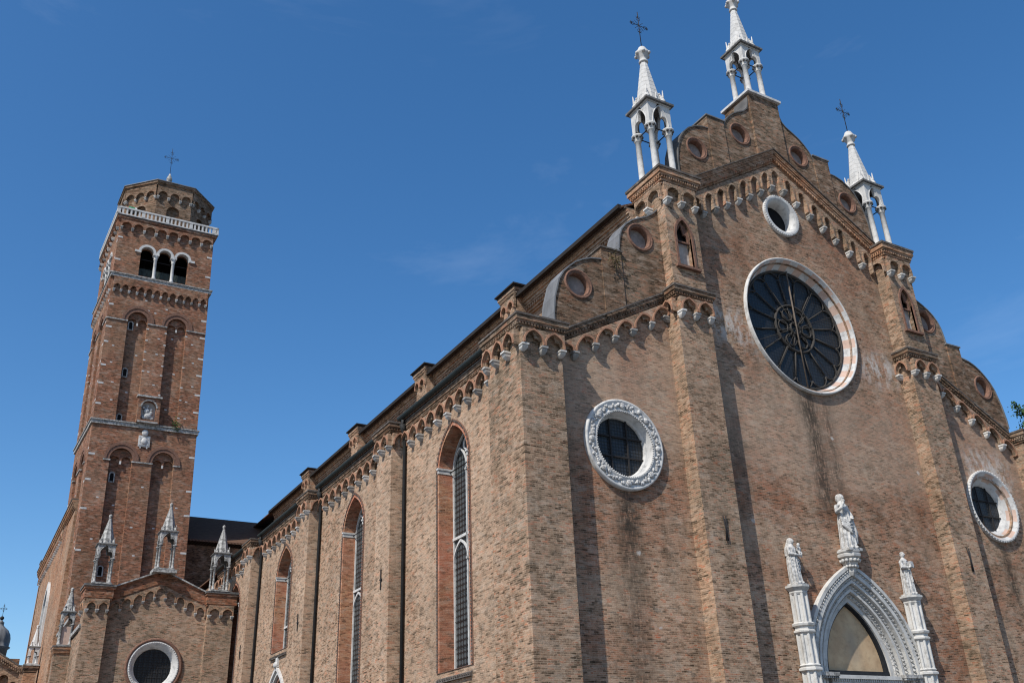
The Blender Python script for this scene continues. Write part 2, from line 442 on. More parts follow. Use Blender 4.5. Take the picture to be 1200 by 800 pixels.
def FY(y0): return lambda a, b, c: (a, y0 - c, b)
def FYb(y0): return lambda a, b, c: (a, y0 + c, b)
def FX(x0): return lambda a, b, c: (x0 - c, a, b)
def FXp(x0): return lambda a, b, c: (x0 + c, a, b)
def circ(a, b, r, n=48): return [(a + r * math.cos(2 * PI * k / n), b + r * math.sin(2 * PI * k / n)) for k in range(n)]
def parch(ca, w, z0, rise, n=10):
    """pointed arch curve from left springer to right springer"""
    L_ = []
    for i in range(n + 1):
        t = PI - (PI / 3) * i / n; L_.append((ca + w + 2 * w * math.cos(t), z0 + 2 * w * math.sin(t) * rise / (w * 1.7320508)))
    return L_ + [(2 * ca - a, b) for a, b in reversed(L_[:-1])]
def rarch(ca, w, z0, n=14, rise=None):
    rise = w if rise is None else rise
    return [(ca - w * math.cos(PI * i / n), z0 + rise * math.sin(PI * i / n)) for i in range(n + 1)]
def opening(ca, w, z0, zs, rise, kind='p'):
    return [(ca - w, z0)] + (parch(ca, w, zs, rise) if kind == 'p' else rarch(ca, w, zs, rise=rise)) + [(ca + w, z0)]
def trefoil(ca, w, z0, rise, n=24, k=.38):
    P = []
    for i in range(n + 1):
        t = PI - PI * i / n; f = (1 - k) + k * abs(math.cos(1.5 * t)) ** .7
        P.append((ca + w * math.cos(t) * f, z0 + rise * (math.sin(t) ** .85 if math.sin(t) > 0 else 0) * f * (1.0 if abs(t - PI / 2) > .5 else 1.0 + .45 * (1 - abs(t - PI / 2) / .5))))
    return P

def parch_ring(b, F, ca, wo, wi, z0, ro, ri, c0, c1, mi=0, zb=None):
    """band between two pointed arches with optional straight legs down to zb"""
    o_ = parch(ca, wo, z0, ro, 14); i_ = parch(ca, wi, z0, ri, 14)
    if zb is not None: o_ = [(ca - wo, zb)] + o_ + [(ca + wo, zb)]; i_ = [(ca - wi, zb)] + i_ + [(ca + wi, zb)]
    for k in range(len(o_) - 1):
        P4 = [i_[k], o_[k], o_[k + 1], i_[k + 1]]
        vs = [F(x, z, c) for c in (c0, c1) for x, z in P4]
        b.add(vs, [(4, 5, 6, 7), (1, 2, 6, 5), (3, 0, 4, 7)] + ([(0, 1, 5, 4)] if k == 0 else []) + ([(2, 3, 7, 6)] if k == len(o_) - 2 else []), mi)

# white corbel, facing -Y in local space, top at the origin
def corbel_mesh(name, w=.17, d=.34, h=.42):
    b = MB()
    b.box(-w, w, -d, .05, -.075, 0)
    n = 5; prof = [(-.07, .76, .84), (-.12, .84, .84), (-.19, .78, .70), (-.25, .55, .5), (-h * .95, .3, .3)]
    vs = []
    for z, kw, kd in prof:
        vs += [(-w * kw, -d * kd, z), (w * kw, -d * kd, z), (w * kw, .05, z), (-w * kw, .05, z)]
    fs = []
    for i in range(n - 1):
        for k in range(4):
            k2 = (k + 1) % 4; fs.append((i * 4 + k, i * 4 + k2, i * 4 + 4 + k2, i * 4 + 4 + k))
    fs.append((16, 17, 18, 19)); fs.append((0, 1, 2, 3))
    b.add(vs, fs)
    return b.mesh(name, CORBST)
add_rand(CORBST, .45)
CORB = corbel_mesh('corbel', .135, .29, .31)
CORB_S = corbel_mesh('corbel', .105, .24, .26)

CRND = random.Random(77)
def corbel(parent, F, a, b, c, big=True, scale=1.0):
    o = link('corbel', CORB if big else CORB_S, parent)
    p0 = Vector(F(a, b, c)); n = Vector(F(0, 0, 1)) - Vector(F(0, 0, 0))
    o.location = p0; o.rotation_euler = (0, 0, math.atan2(n.x, -n.y)); o.scale = tuple(scale * CRND.uniform(.88, 1.12) for _ in range(3))
    if abs(n.y) < .001: o.rotation_euler = (0, 0, -PI / 2 if n.x < 0 else PI / 2)
    o.rotation_euler.x += CRND.uniform(-.04, .04); o.rotation_euler.z += CRND.uniform(-.05, .05)
    return o

def frieze(parent, F, a0, a1, n, zc, top, p=.22, slope=0., rise=.5, spring=.12, lw=.10, kind='p', mats=None, inner=True,
           corbs='all', cscale=1.0, name='arch_frieze', first=True, last=True, big=True, roll=.06):
    """row of little arches on corbels: plate with arch openings, orange roll round each, cusped plate behind"""
    w = (a1 - a0) / n; r = w / 2 - lw
    sh = lambda a, h: (a, zc + slope * (a - a0) + h)
    crv = (lambda ca: parch(ca, r, spring, rise, 7)) if kind == 'p' else (lambda ca: rarch(ca, r, spring, 12, rise))
    b = MB()
    pts = [(a0, 0)]
    for k in range(n):
        ca = a0 + (k + .5) * w
        pts += [(ca - r, 0)] + crv(ca) + [(ca + r, 0)]
    pts += [(a1, 0)]
    poly = [sh(a, h) for a, h in pts] + [(a1, top(a1)), (a0, top(a0))]
    b.prism(F, poly, [], -.05, p, 0)
    for k in range(n):
        ca = a0 + (k + .5) * w
        i_ = [(ca - r, .02)] + crv(ca) + [(ca + r, .02)]
        g = 1 + roll * 1.25 / r
        o_ = [(ca + (a - ca) * g, spring + (h - spring) * (1 + roll * 1.5 / rise) if h > spring else h) for a, h in i_]
        for q in range(len(i_) - 1):
            P4 = [sh(*i_[q]), sh(*o_[q]), sh(*o_[q + 1]), sh(*i_[q + 1])]
            vs = [F(x, z, c) for c in (p, p + .055) for x, z in P4]
            b.add(vs, [(4, 5, 6, 7), (0, 1, 5, 4), (1, 2, 6, 5), (2, 3, 7, 6), (3, 0, 4, 7), (3, 2, 1, 0)], 1)
        if inner:
            r2 = r * .98
            o2 = [(ca - r - .02, spring - .1)] + [(ca + (a - ca) * 1.03, h + .02) for a, h in crv(ca)] + [(ca + r + .02, spring - .1)]
            t2 = trefoil(ca, r2 * .9, spring - .02, rise * .80, 18)
            poly2 = [sh(a, h) for a, h in o2] + [sh(ca + r2 * .9, spring - .1)] + [sh(a, h) for a, h in reversed(t2)] + [sh(ca - r2 * .9, spring - .1)]
            b.prism(F, poly2, [], p * .30, p * .62, 0)
    o = b.build(name, mats or [BRICK_P, TRIM], parent)
    for k in range(n + 1):
        if corbs == 'none': break
        if (k == 0 and not first) or (k == n and not last): continue
        a = a0 + k * w
        if k == 0: a += .10
        if k == n: a -= .10
        x, z = sh(a, 0)
        corbel(o, F, x, z, 0, big, cscale)
    return o

LV = [(0, .16, .22), (.16, .30, .42), (.30, .46, .52), (.46, .58, .70), (.58, .86, .86), (.86, 1.0, 1.0)]
def capital(b, x0, x1, y0, y1, z0, z1, e, dent=True, lv=LV, top=1, back=True):
    h = z1 - z0
    for i, (f0, f1, k) in enumerate(lv):
        g = e * k; mi = top if i == len(lv) - 1 else 0
        b.box(x0 - g, x1 + g, y0 - g, y1 + (g if back else 0), z0 + f0 * h, z0 + f1 * h, mi)
    if dent:
        f0, f1, k = lv[2]; g0 = e * k; g1 = e * .68; za = z0 + (f0 + .02) * h; zb = z0 + (f1) * h; s = .13
        n = int((x1 - x0 + 2 * g0) / s)
        for i in range(n):
            x = x0 - g0 + (i + .25) * (x1 - x0 + 2 * g0) / n; b.box(x, x + s * .5, y0 - g1, y0 - g0 + .01, za, zb)
        n = int((y1 - y0 + 2 * g0) / s)
        for i in range(n):
            y = y0 - g0 + (i + .25) * (y1 - y0 + 2 * g0) / n
            b.box(x0 - g1, x0 - g0 + .01, y, y + s * .5, za, zb); b.box(x1 + g0 - .01, x1 + g1, y, y + s * .5, za, zb)

def rake(b, F, a0, a1, zt, h, e, lv=LV, dent=True, top=1):
    """moulded cornice whose top follows zt(a)"""
    for i, (f0, f1, k) in enumerate(lv):
        u0, u1 = h * (1 - f0), h * (1 - f1)
        P4 = [(a0, zt(a0) - u0), (a1, zt(a1) - u0), (a1, zt(a1) - u1), (a0, zt(a0) - u1)]
        b.prism(F, P4, [], -.3, e * k, top if i == len(lv) - 1 else 0)
    if dent:
        f0, f1, k = lv[2]; s = .14; n = int((a1 - a0) / s)
        for i in range(n):
            x = a0 + i * s + .03; x2 = x + s * .5; u0, u1 = h * (1 - f0) - .01, h * (1 - f1)
            P4 = [(x, zt(x) - u0), (x2, zt(x2) - u0), (x2, zt(x2) - u1), (x, zt(x) - u1)]
            b.prism(F, P4, [], e * k - .02, e * .68, 0)

# ------------------------------------------------------------------ ground
g = MB(); g.add([(-900, -900, 0), (900, -900, 0), (900, 900, 0), (-900, 900, 0)], [(0, 1, 2, 3)])
def pavem():
    m = NT('stone_paving')
    b = m.n('TexBrick'); b.inputs['Scale'].default_value = 1; b.inputs['Brick Width'].default_value = 1.2; b.inputs['Row Height'].default_value = .6
    b.inputs['Color1'].default_value = (.16, .155, .15, 1); b.inputs['Color2'].default_value = (.24, .23, .22, 1); b.inputs['Mortar'].default_value = (.08, .08, .08, 1)
    m.l(m.tc.outputs['Object'], b.inputs['Vector'])
    m.color(m.mix(.4, b.outputs['Color'], m.noise(.8, 6), 'MULTIPLY')); m.rough(.8); return m.m
tag(g.build('ground', pavem()), kind='structure')

# ------------------------------------------------------------------ the church
W = 32.; D = .742; A1 = 1.817; B0 = 7.815; B1 = 9.61; SX = .718
CH = empty('brick_church', (16, 0, 0))
tag(CH, 'huge gothic brick church with a stepped curved gable, rose window and white pinnacles', 'church')
CHI = CH
# children keep world coordinates
_inv = Matrix.Translation((-16, 0, 0))
def cp(o): o.matrix_parent_inverse = _inv; return o
def fr(*a, **k):
    o = frieze(CH, *a, **k); return cp(o)
def part(b, name, mats): return cp(b.build(name, mats, CH))

zag = lambda x: 31.1 - .62 * abs(x - 16)           # top line of the gable cornice
zal = lambda x: 17.55 + .545 * (x - A1)            # top of the left aisle cornice
zar = lambda x: zal(W - x)
ROSE = (16, 21.02); OCU = (16, 27.14); LW = (4.86, 13.46); RW = (27.14, 13.46)

b = MB()
outl = [(.6, 0), (12.9, 0), (12.9, 5.3)] + parch(16, 3.1, 5.3, 4.1)[1:-1] + [(19.1, 5.3), (19.1, 0), (31.4, 0), (31.4, 17.2), (W - A1, 17.2), (W - B0, zar(W - B0) - .3), (W - B0, 20.5),
        (W - B0 - .01, 26.3), (22.2, 26.6), (16, 30.6), (9.8, 26.6), (B0 + .01, 26.3), (B0, 20.5), (B0, zal(B0) - .3), (A1, 17.2), (.6, 17.2)]
b.prism(FY(0), outl, [circ(*LW, 1.45), circ(*RW, 1.45), circ(*ROSE, 3.3, 64), circ(*OCU, .95)], -1.3, 0)
part(b, 'front_wall', BRICK)

# buttresses of the front
for s in (0, 1):
    mxx = (lambda x: W - x) if s else (lambda x: x)
    x0, x1 = sorted((mxx(0), mxx(A1)))
    b = MB(); b.box(x0, x1, -D, 1.75, 0, 17.25)
    part(b, 'corner_buttress', BRICK_P)
    x0, x1 = sorted((mxx(B0), mxx(B1)))
    b = MB(); b.box(x0, x1, -D, .01, 0, 20.5)
    part(b, 'nave_buttress', BRICK_P)
    b = MB(); cx = (x0 + x1) / 2 + (.0)
    b.prism(FY(-D), [(x0, 20.72), (x1, 20.72), (x1, 26.2), (x0, 26.2)], [opening(cx - .02, .42, 22.0, 23.5, .85)], -.45, 0)
    b.box(x0 + .004, x1 - .004, -D + .45, 1.2, 20.72, 26.2)
    part(b, 'upper_buttress', BRICK_P)
    # niche trim, plaster back and cusped head
    b = MB(); F = FY(-D)
    i_ = opening(cx - .02, .42, 21.98, 23.5, .85); o_ = opening(cx - .02, .53, 21.9, 23.5, 1.02)
    b.prism(F, o_[::-1], [i_], -.1, .06, 0)
    b.box(cx - .68, cx + .64, -D - .16, -D + .02, 21.8, 21.92, 0)
    b.prism(F, [(cx - .43, 22)] + [(cx - .43, 23.4)] + trefoil(cx - .02, .36, 23.1, .75, 24, .42) + [(cx + .40, 23.4), (cx + .40, 24.0), (cx - .02, 24.35), (cx - .43, 24.0)], [], -.25, -.18, 0) if False else None
    # cusps: plate filling the arch head with a trefoil hole
    head = [(cx - .44, 23.25)] + parch(cx - .02, .42, 23.5, .85) + [(cx + .40, 23.25)]
    b.prism(F, head, [trefoil(cx - .02, .33, 23.33, .62, 22, .42)], -.2, -.12, 0)
    b.box(cx - .42, cx + .40, -D + .30, -D + .44, 22.0, 23.3, 1)
    b.box(cx - .42, cx + .40, -D + .34, -D + .445, 23.25, 24.3, 2)
    part(b, 'niche', [TERRA, PLASTER, DARKIN])
    # capitals
    x0, x1 = sorted((mxx(0), mxx(A1)))
    b = MB(); capital(b, x0, x1, -D, 1.75, 17.02, 17.65, .27); part(b, 'corner_cornice', [BRICK_T, DARKSLAB])
    fr(FY(-D), x0, x1, 2, 16.42, lambda a: 17.05, p=.25, rise=.46, spring=.10, lw=.07, roll=.052)
    Fs = FX(x0) if not s else FXp(x1)
    fr(Fs, -D, 1.75, 3, 16.42, lambda a: 17.05, p=.25, rise=.46, spring=.10, lw=.07, roll=.052, first=False)
    x0, x1 = sorted((mxx(B0), mxx(B1)))
    b = MB(); capital(b, x0, x1, -D, .0, 20.16, 20.78, .27, back=False); part(b, 'buttress_cornice', [BRICK_T, DARKSLAB])
    fr(FY(-D), x0, x1, 2, 19.58, lambda a: 20.2, p=.25, rise=.46, spring=.10, lw=.07, roll=.052)
    fr(FX(x0), -D, 0, 1, 19.58, lambda a: 20.2, p=.25, rise=.46, spring=.10, lw=.07, roll=.052, first=False, last=True)
    if s: pass
    b = MB(); capital(b, x0, x1, -D, 1.15, 26.02, 26.86, .34); part(b, 'upper_cornice', [BRICK_O, DARKSLAB])
    fr(FY(-D), x0, x1, 2, 25.2, lambda a: 26.1, p=.15, rise=.33, spring=.32, kind='r', inner=False, mats=[BRICK_P, BRICK_P])
    fr(FX(x0), -D, 1.15, 2, 25.2, lambda a: 26.1, p=.15, rise=.33, spring=.32, kind='r', inner=False, mats=[BRICK_P, BRICK_P], first=False)
    # aisle cornice and frieze
    F = FY(0)
    xa, xb = sorted((mxx(A1), mxx(B0)))
    zt = zal if not s else zar
    b = MB(); rake(b, F, xa, xb, zt, .58, .27); part(b, 'aisle_cornice', [BRICK_T, DARKSLAB])
    sl = .545 if not s else -.545
    fr(F, xa, xb, 6, zt(xa) - 1.18, lambda a: zt(a) - .55, p=.2, slope=sl, rise=.42, spring=.08, first=False, last=False)

# gable cornice and frieze
b = MB(); F = FY(0)
GLV = [(0, .10, .2), (.10, .22, .38), (.22, .38, .48), (.38, .5, .62), (.5, .66, .70), (.66, .78, .84), (.78, .93, .9), (.93, 1.0, 1.06)]
rake(b, F, B1, 16, zag, .86, .42, GLV); rake(b, F, 16, W - B1, zag, .86, .42, GLV)
part(b, 'gable_cornice', [BRICK_O, DARKSLAB])
fr(F, 9.86, 15.58, 7, zag(9.86) - 2.1, lambda a: zag(a) - .84, p=.18, slope=.62, rise=.36, spring=.58, lw=.17, inner=False, mats=[BRICK_P, BRICK_P], first=False, name='gable_frieze', last=False)
fr(F, 16.42, 22.14, 7, zag(16.42) - 2.1, lambda a: zag(a) - .84, p=.18, slope=-.62, rise=.36, spring=.58, lw=.17, inner=False, mats=[BRICK_P, BRICK_P], last=False, name='gable_frieze', first=False)
b = MB()
zc_ = zag(15.58) - 2.1
b.prism(F, [(15.58, zc_), (15.75, zc_), (15.75, zc_ + .7)] + parch(16, .25, zc_ + .7, .4, 7)[1:-1] + [(16.25, zc_ + .7), (16.25, zc_), (16.42, zc_), (16.42, zag(16.42) - .84), (16, zag(16) - .84), (15.58, zag(15.58) - .84)], [], -.05, .18)
o = part(b, 'gable_frieze', BRICK_P)
corbel(o, F, 15.58, zc_, 0); corbel(o, F, 16.42, zc_, 0)

# stepped, curved parapets (crown) with lead copings and round terracotta roundels
def parapet(pts, y0, y1, roundels, mat=BRICK_T, cap=LEAD, cope=None):
    b = MB()
    b.prism(FY(y0), pts, [circ(x, z, r - .02, 28) for x, z, r in roundels], -(y1 - y0), 0)
    o = part(b, 'parapet_wall', mat)
    c = MB(); q = cope or pts[1:-1]
    for i in range(len(q) - 1):
        (ax, az), (bx, bz) = q[i], q[i + 1]; d = Vector((bx - ax, bz - az)); 
        if d.length < 1e-4: continue
        n = Vector((-d.y, d.x)).normalized() * .05
        if s_flip: n = -n
        vs = [(x + k * n.x, y, z + k * n.y) for y in (y0 - .05, y1 + .05) for x, z in ((ax, az), (bx, bz)) for k in (-.2, 1)]
        c.add(vs, [(0, 1, 3, 2), (4, 6, 7, 5), (0, 4, 5, 1), (2, 3, 7, 6), (0, 2, 6, 4), (1, 5, 7, 3)], 0)
    cc = c.build('coping', cap if min(p_[0] for p_ in pts) < 8 or max(p_[0] for p_ in pts) > 24.5 else LEADK, o)
    cc.matrix_parent_inverse = Matrix.Identity(4)
    for x, z, r in roundels:
        t = MB()
        t.ring(FY(y0), x, z, [(r + .02, -.02), (r + .0, .05), (r - .06, .06), (r - .09, .0), (r - .12, .03), (r - .16, -.02), (r - .17, -.28)], 36)
        t.prism(FY(y0), circ(x, z, r - .02, 28), [], -.38, -.28, 1)
        t.build('roundel', [TERRA, PLASTER_D], o)
    return o
AIS = [(1.95, 17.9), (1.94, 18.4), (2.04, 19.15), (2.28, 20.02), (2.52, 20.42), (2.82, 20.75), (3.13, 21.02), (3.48, 21.23), (3.9, 21.4), (4.35, 21.48), (4.5, 21.5)]
AIS2 = [(5.44, 21.9), (5.47, 22.45), (5.56, 22.99), (5.7, 23.34), (5.94, 23.66), (6.28, 23.95), (6.69, 24.17), (7.1, 24.36), (7.5, 24.64), (7.815, 24.95)]
CR1 = [(9.54, 27.0), (9.5, 27.7), (9.52, 28.4), (9.62, 29.05), (9.82, 29.65), (10.1, 30.15), (10.45, 30.52), (10.9, 30.8), (11.4, 30.94), (11.8, 30.96)]
CR2 = [(12.83, 31.2), (12.88, 31.55), (13.08, 31.95), (13.35, 32.3), (13.7, 32.62), (14.1, 32.87), (14.5, 33.08), (14.78, 33.36), (14.92, 33.75), (14.97, 34.2)]
for s in (0, 1):
    s_flip = bool(s)
    f = (lambda P: [(W - x, z) for x, z in P]) if s else (lambda P: P)
    g_ = (lambda Q: [(W - x, z, r) for x, z, r in Q]) if s else (lambda Q: Q)
    zb = lambda x: zal(x) - .25
    parapet(f([(1.95, zb(1.95))] + AIS + [(4.5, zb(4.5))]), -.2, .62, g_([(3.2, 20.02, .66)]))
    parapet(f([(5.44, zb(5.44))] + AIS2 + [(7.815, 20.6)]), -.2, .62, g_([(6.66, 23.2, .68)]))
    zg2 = lambda x: zag(x) - .3
    parapet(f([(9.54, zg2(9.54))] + CR1 + [(11.8, zg2(11.8))]), -.2, .7, g_([(10.82, 29.42, .64)]))
    parapet(f([(12.83, zg2(12.83))] + CR2 + [(14.97, zg2(14.97))]), -.2, .7, g_([(13.95, 31.42, .66)]))
    for x0, x1, zt_, zb_ in ((4.45, 5.48, 22.12, zb(4.45)), (11.75, 12.87, 31.82, zg2(11.75))):
        x0, x1 = (W - x1, W - x0) if s else (x0, x1)
        zf = (zal if x0 < 10 else (zar if x0 > 22 else zag)) if True else None
        b = MB(); b.prism(FY(0), [(x0, zf(x0) - .2), (x1, zf(x1) - .2), (x1, zt_ - .05), (x0, zt_ - .05)], [], -1.1, .26)
        o = part(b, 'parapet_pier', BRICK_T)
        c = MB(); c.box(x0 - .06, x1 + .06, -.32, 1.16, zt_ - .05, zt_ + .02); c.build('coping', LEAD if x0 > 6 else DARKSLAB, o)
b = MB(); b.prism(FY(0), [(14.95, zag(14.95) - .15), (16, zag(16) - .15), (17.05, zag(17.05) - .15), (17.05, 34.42), (14.95, 34.42)], [], -1.5, .34)
o = part(b, 'central_pier', BRICK_T)
c = MB(); c.box(14.82, 17.18, -.50, 1.64, 34.42, 34.56); c.build('platform', STONE, o)

# ---- round windows
def round_window(c, Ro, Rg, proj, depth, kind):
    root = empty('round_window', (c[0], 0, c[1]), parent=CH); cp(root)
    root.location = (c[0], 0, c[1])
    inv = Matrix.Translation((-c[0], 0, -c[1]))
    def sub(b_, n_, m_):
        o_ = b_.build(n_, m_, root); o_.location = (-c[0], 0, -c[1]); return o_
    F = FY(0); b = MB()
    if kind == 'garland':
        prof = [(Ro, -.05), (Ro, proj), (Ro - .07, proj + .04), (Ro - .12, proj), (Ro - .42, proj - .01), (Ro - .46, proj + .05), (Ro - .52, proj - .02),
                (Rg + .10, -depth * .55), (Rg + .06, -depth * .5), (Rg, -depth * .8), (Rg, -depth - .05)]
        b.ring(F, *c, prof, 72)
        # carved fruit and leaf garland
        rr = (2 * Ro - .54) / 2
        rnd = random.Random(3)
        for k in range(120):
            t = 2 * PI * k / 120; q = rr + rnd.uniform(-.10, .10)
            p = F(c[0] + q * math.cos(t), c[1] + q * math.sin(t), proj + .01)
            b.sphere(p, rnd.uniform(.045, .085), 5, 1, (rnd.uniform(.8, 1.5), .7, rnd.uniform(.8, 1.5)))
        for k in range(8):
            t = 2 * PI * k / 8; p = F(c[0] + rr * math.cos(t), c[1] + rr * math.sin(t), proj + .02); b.sphere(p, .13, 7, 1, (1, .6, 1))
        for k in range(84):
            t = 2 * PI * k / 84; q = Ro - .50
            b.sphere(F(c[0] + q * math.cos(t), c[1] + q * math.sin(t), proj + .01), .038, 4, 0)
        ms = [STONE, CARVED]
    elif kind == 'rose':
        prof = [(Ro, -.05), (Ro, proj), (Ro - .05, proj + .04), (Ro - .10, proj - .01), (Rg + .03, -depth + .02), (Rg, -depth + .02), (Rg, -depth - .1)]
        nv = 44
        b.ring(F, *c, prof, nv * 3, mats=lambda k, i: (1 if (k // 3) % 2 else 0) if i == 3 else 0)
        ms = [STONE, PINK]
    elif kind == 'dentil':
        prof = [(Ro, -.05), (Ro, proj), (Ro - .07, proj + .03), (Ro - .14, proj - .02), (Rg + .2, -depth * .5), (Rg + .1, -depth * .5), (Rg + .05, -depth * .85), (Rg, -depth * .85), (Rg, -depth - .1)]
        b.ring(F, *c, prof, 96, mats=lambda k, i: (1 if (k // 6) % 2 else 0) if i == 3 else 0)
        for k in range(60):
            t = 2 * PI * k / 60; q = Ro - .02
            b.sphere(F(c[0] + q * math.cos(t), c[1] + q * math.sin(t), proj - .02), .055, 4, 0)
        ms = [STONE, PINK]
    else:
        prof = [(Ro, -.05), (Ro, proj), (Ro - .08, proj + .04), (Ro - .14, proj), (Ro - .2, proj + .02), (Rg + .02, -.04), (Rg, -.06), (Rg - .04, -depth), (Rg - .04, -depth - .1)]
        b.ring(F, *c, prof, 72)
        for k in range(56):
            t = 2 * PI * k / 56; q = Ro - .03
            b.sphere(F(c[0] + q * math.cos(t), c[1] + q * math.sin(t), proj), .045, 4, 0)
        ms = [STONE]
    sub(b, 'stone_ring', ms)
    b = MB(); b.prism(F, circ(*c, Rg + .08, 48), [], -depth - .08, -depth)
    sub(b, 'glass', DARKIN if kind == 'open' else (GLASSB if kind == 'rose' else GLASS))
    b = MB()
    if kind == 'rose':
        d0 = -depth + .015
        def rg(r, wd, th, a=None, bb=None, n=40):
            b.ring(F, (c[0] if a is None else a), (c[1] if bb is None else bb), [(r - wd, d0), (r - wd * .6, d0 + th), (r + wd * .6, d0 + th), (r + wd, d0)], n)
        rg(1.22, .055, .10); rg(.30, .05, .12); rg(Rg - .03, .06, .1, n=64)
        for k in range(12):
            t = 2 * PI * k / 12 + .26
            b.tube([F(c[0] + q * math.cos(t), c[1] + q * math.sin(t), d0 + .04) for q in (.3, 1.22)], .035, 5)
        for k in range(6):
            t = 2 * PI * k / 6; rg(.3, .03, .08, c[0] + .76 * math.cos(t), c[1] + .76 * math.sin(t), 16)
        NS = 16
        for k in range(NS):
            t = 2 * PI * (k + .5) / NS
            b.tube([F(c[0] + q * math.cos(t), c[1] + q * math.sin(t), d0 + .04) for q in (1.25, Rg - .48)], .04, 5)
            t2 = 2 * PI * k / NS; rc = Rg - .46; hw = rc * math.tan(PI / NS) - .02
            P = []
            for i in range(9):
                u = PI * i / 8
                P.append(F(c[0] + (rc + .40 * math.sin(u)) * math.cos(t2) - hw * math.cos(u) * math.sin(t2) * -1, c[1] + (rc + .40 * math.sin(u)) * math.sin(t2) + hw * math.cos(u) * math.cos(t2) * -1, d0 + .04))
            b.tube(P, .035, 5)
        for t, q in ((PI / 2, Rg), (.42, Rg), (PI * .31, Rg), (PI * .7, Rg)):
            b.tube([F(c[0] + k * q * math.cos(t), c[1] + k * q * math.sin(t), d0 + .16) for k in (-1, 1)], .04 if t == PI / 2 else .012, 5, 1 if t == PI / 2 else 0)
        sub(b, 'tracery', [TRACE, plain('rusty_bar', (.13, .105, .085), .3, 5)])
    elif kind != 'open':
        d0 = -depth + .03
        for k in (-1, 1):
            h = Rg / 3 * 1.02; q = math.sqrt(Rg ** 2 - h ** 2)
            b.fbox(F, c[0] - q, c[0] + q, c[1] + k * h - .03, c[1] + k * h + .03, d0, d0 + .05)
            b.fbox(F, c[0] + k * h - .03, c[0] + k * h + .03, c[1] - q, c[1] + q, d0 + .01, d0 + .06)
        sub(b, 'window_bars', IRON)
    return root
round_window(LW, 1.82, 1.17, .15, .32, 'garland')
round_window(ROSE, 3.53, 3.08, .15, .45, 'rose')
round_window(OCU, 1.16, .86, .12, .50, 'open')
round_window(RW, 1.80, 1.15, .15, .45, 'dentil')

# ---- pinnacles
def iron_cross(b, x, y, z, h, mi=0):
    b.tube([(x, y, z), (x, y, z + h)], .022, 6, mi)
    zc = z + h * .62; q = h * .22
    b.tube([(x - q, y, zc), (x + q, y, zc)], .018, 6, mi)
    for dx, dz in ((-q, 0), (q, 0), (0, q * 1.15), (0, -q * .9)):
        for i in range(8):
            t0, t1 = 2 * PI * i / 8, 2 * PI * (i + 1) / 8; r = q * .22
            b.tube([(x + dx * .72 + r * math.cos(t0), y, zc + dz * .72 + r * math.sin(t0)), (x + dx * .72 + r * math.cos(t1), y, zc + dz * .72 + r * math.sin(t1))], .012, 4, mi)
        ux, uz = (dx, dz)
        b.sphere((x + dx, y, zc + dz), .035, 5, mi)
        for sgn in (-1, 1):
            b.tube([(x + dx * .75, y, zc + dz * .75), (x + dx * .98 + sgn * uz * .22, y, zc + dz * .98 + sgn * ux * .22)], .013, 4, mi)
    for sx in (-1, 1):
        for sz in (-1, 1):
            b.tube([(x, y, zc), (x + sx * q * .5, y, zc + sz * q * .5)], .012, 4, mi)

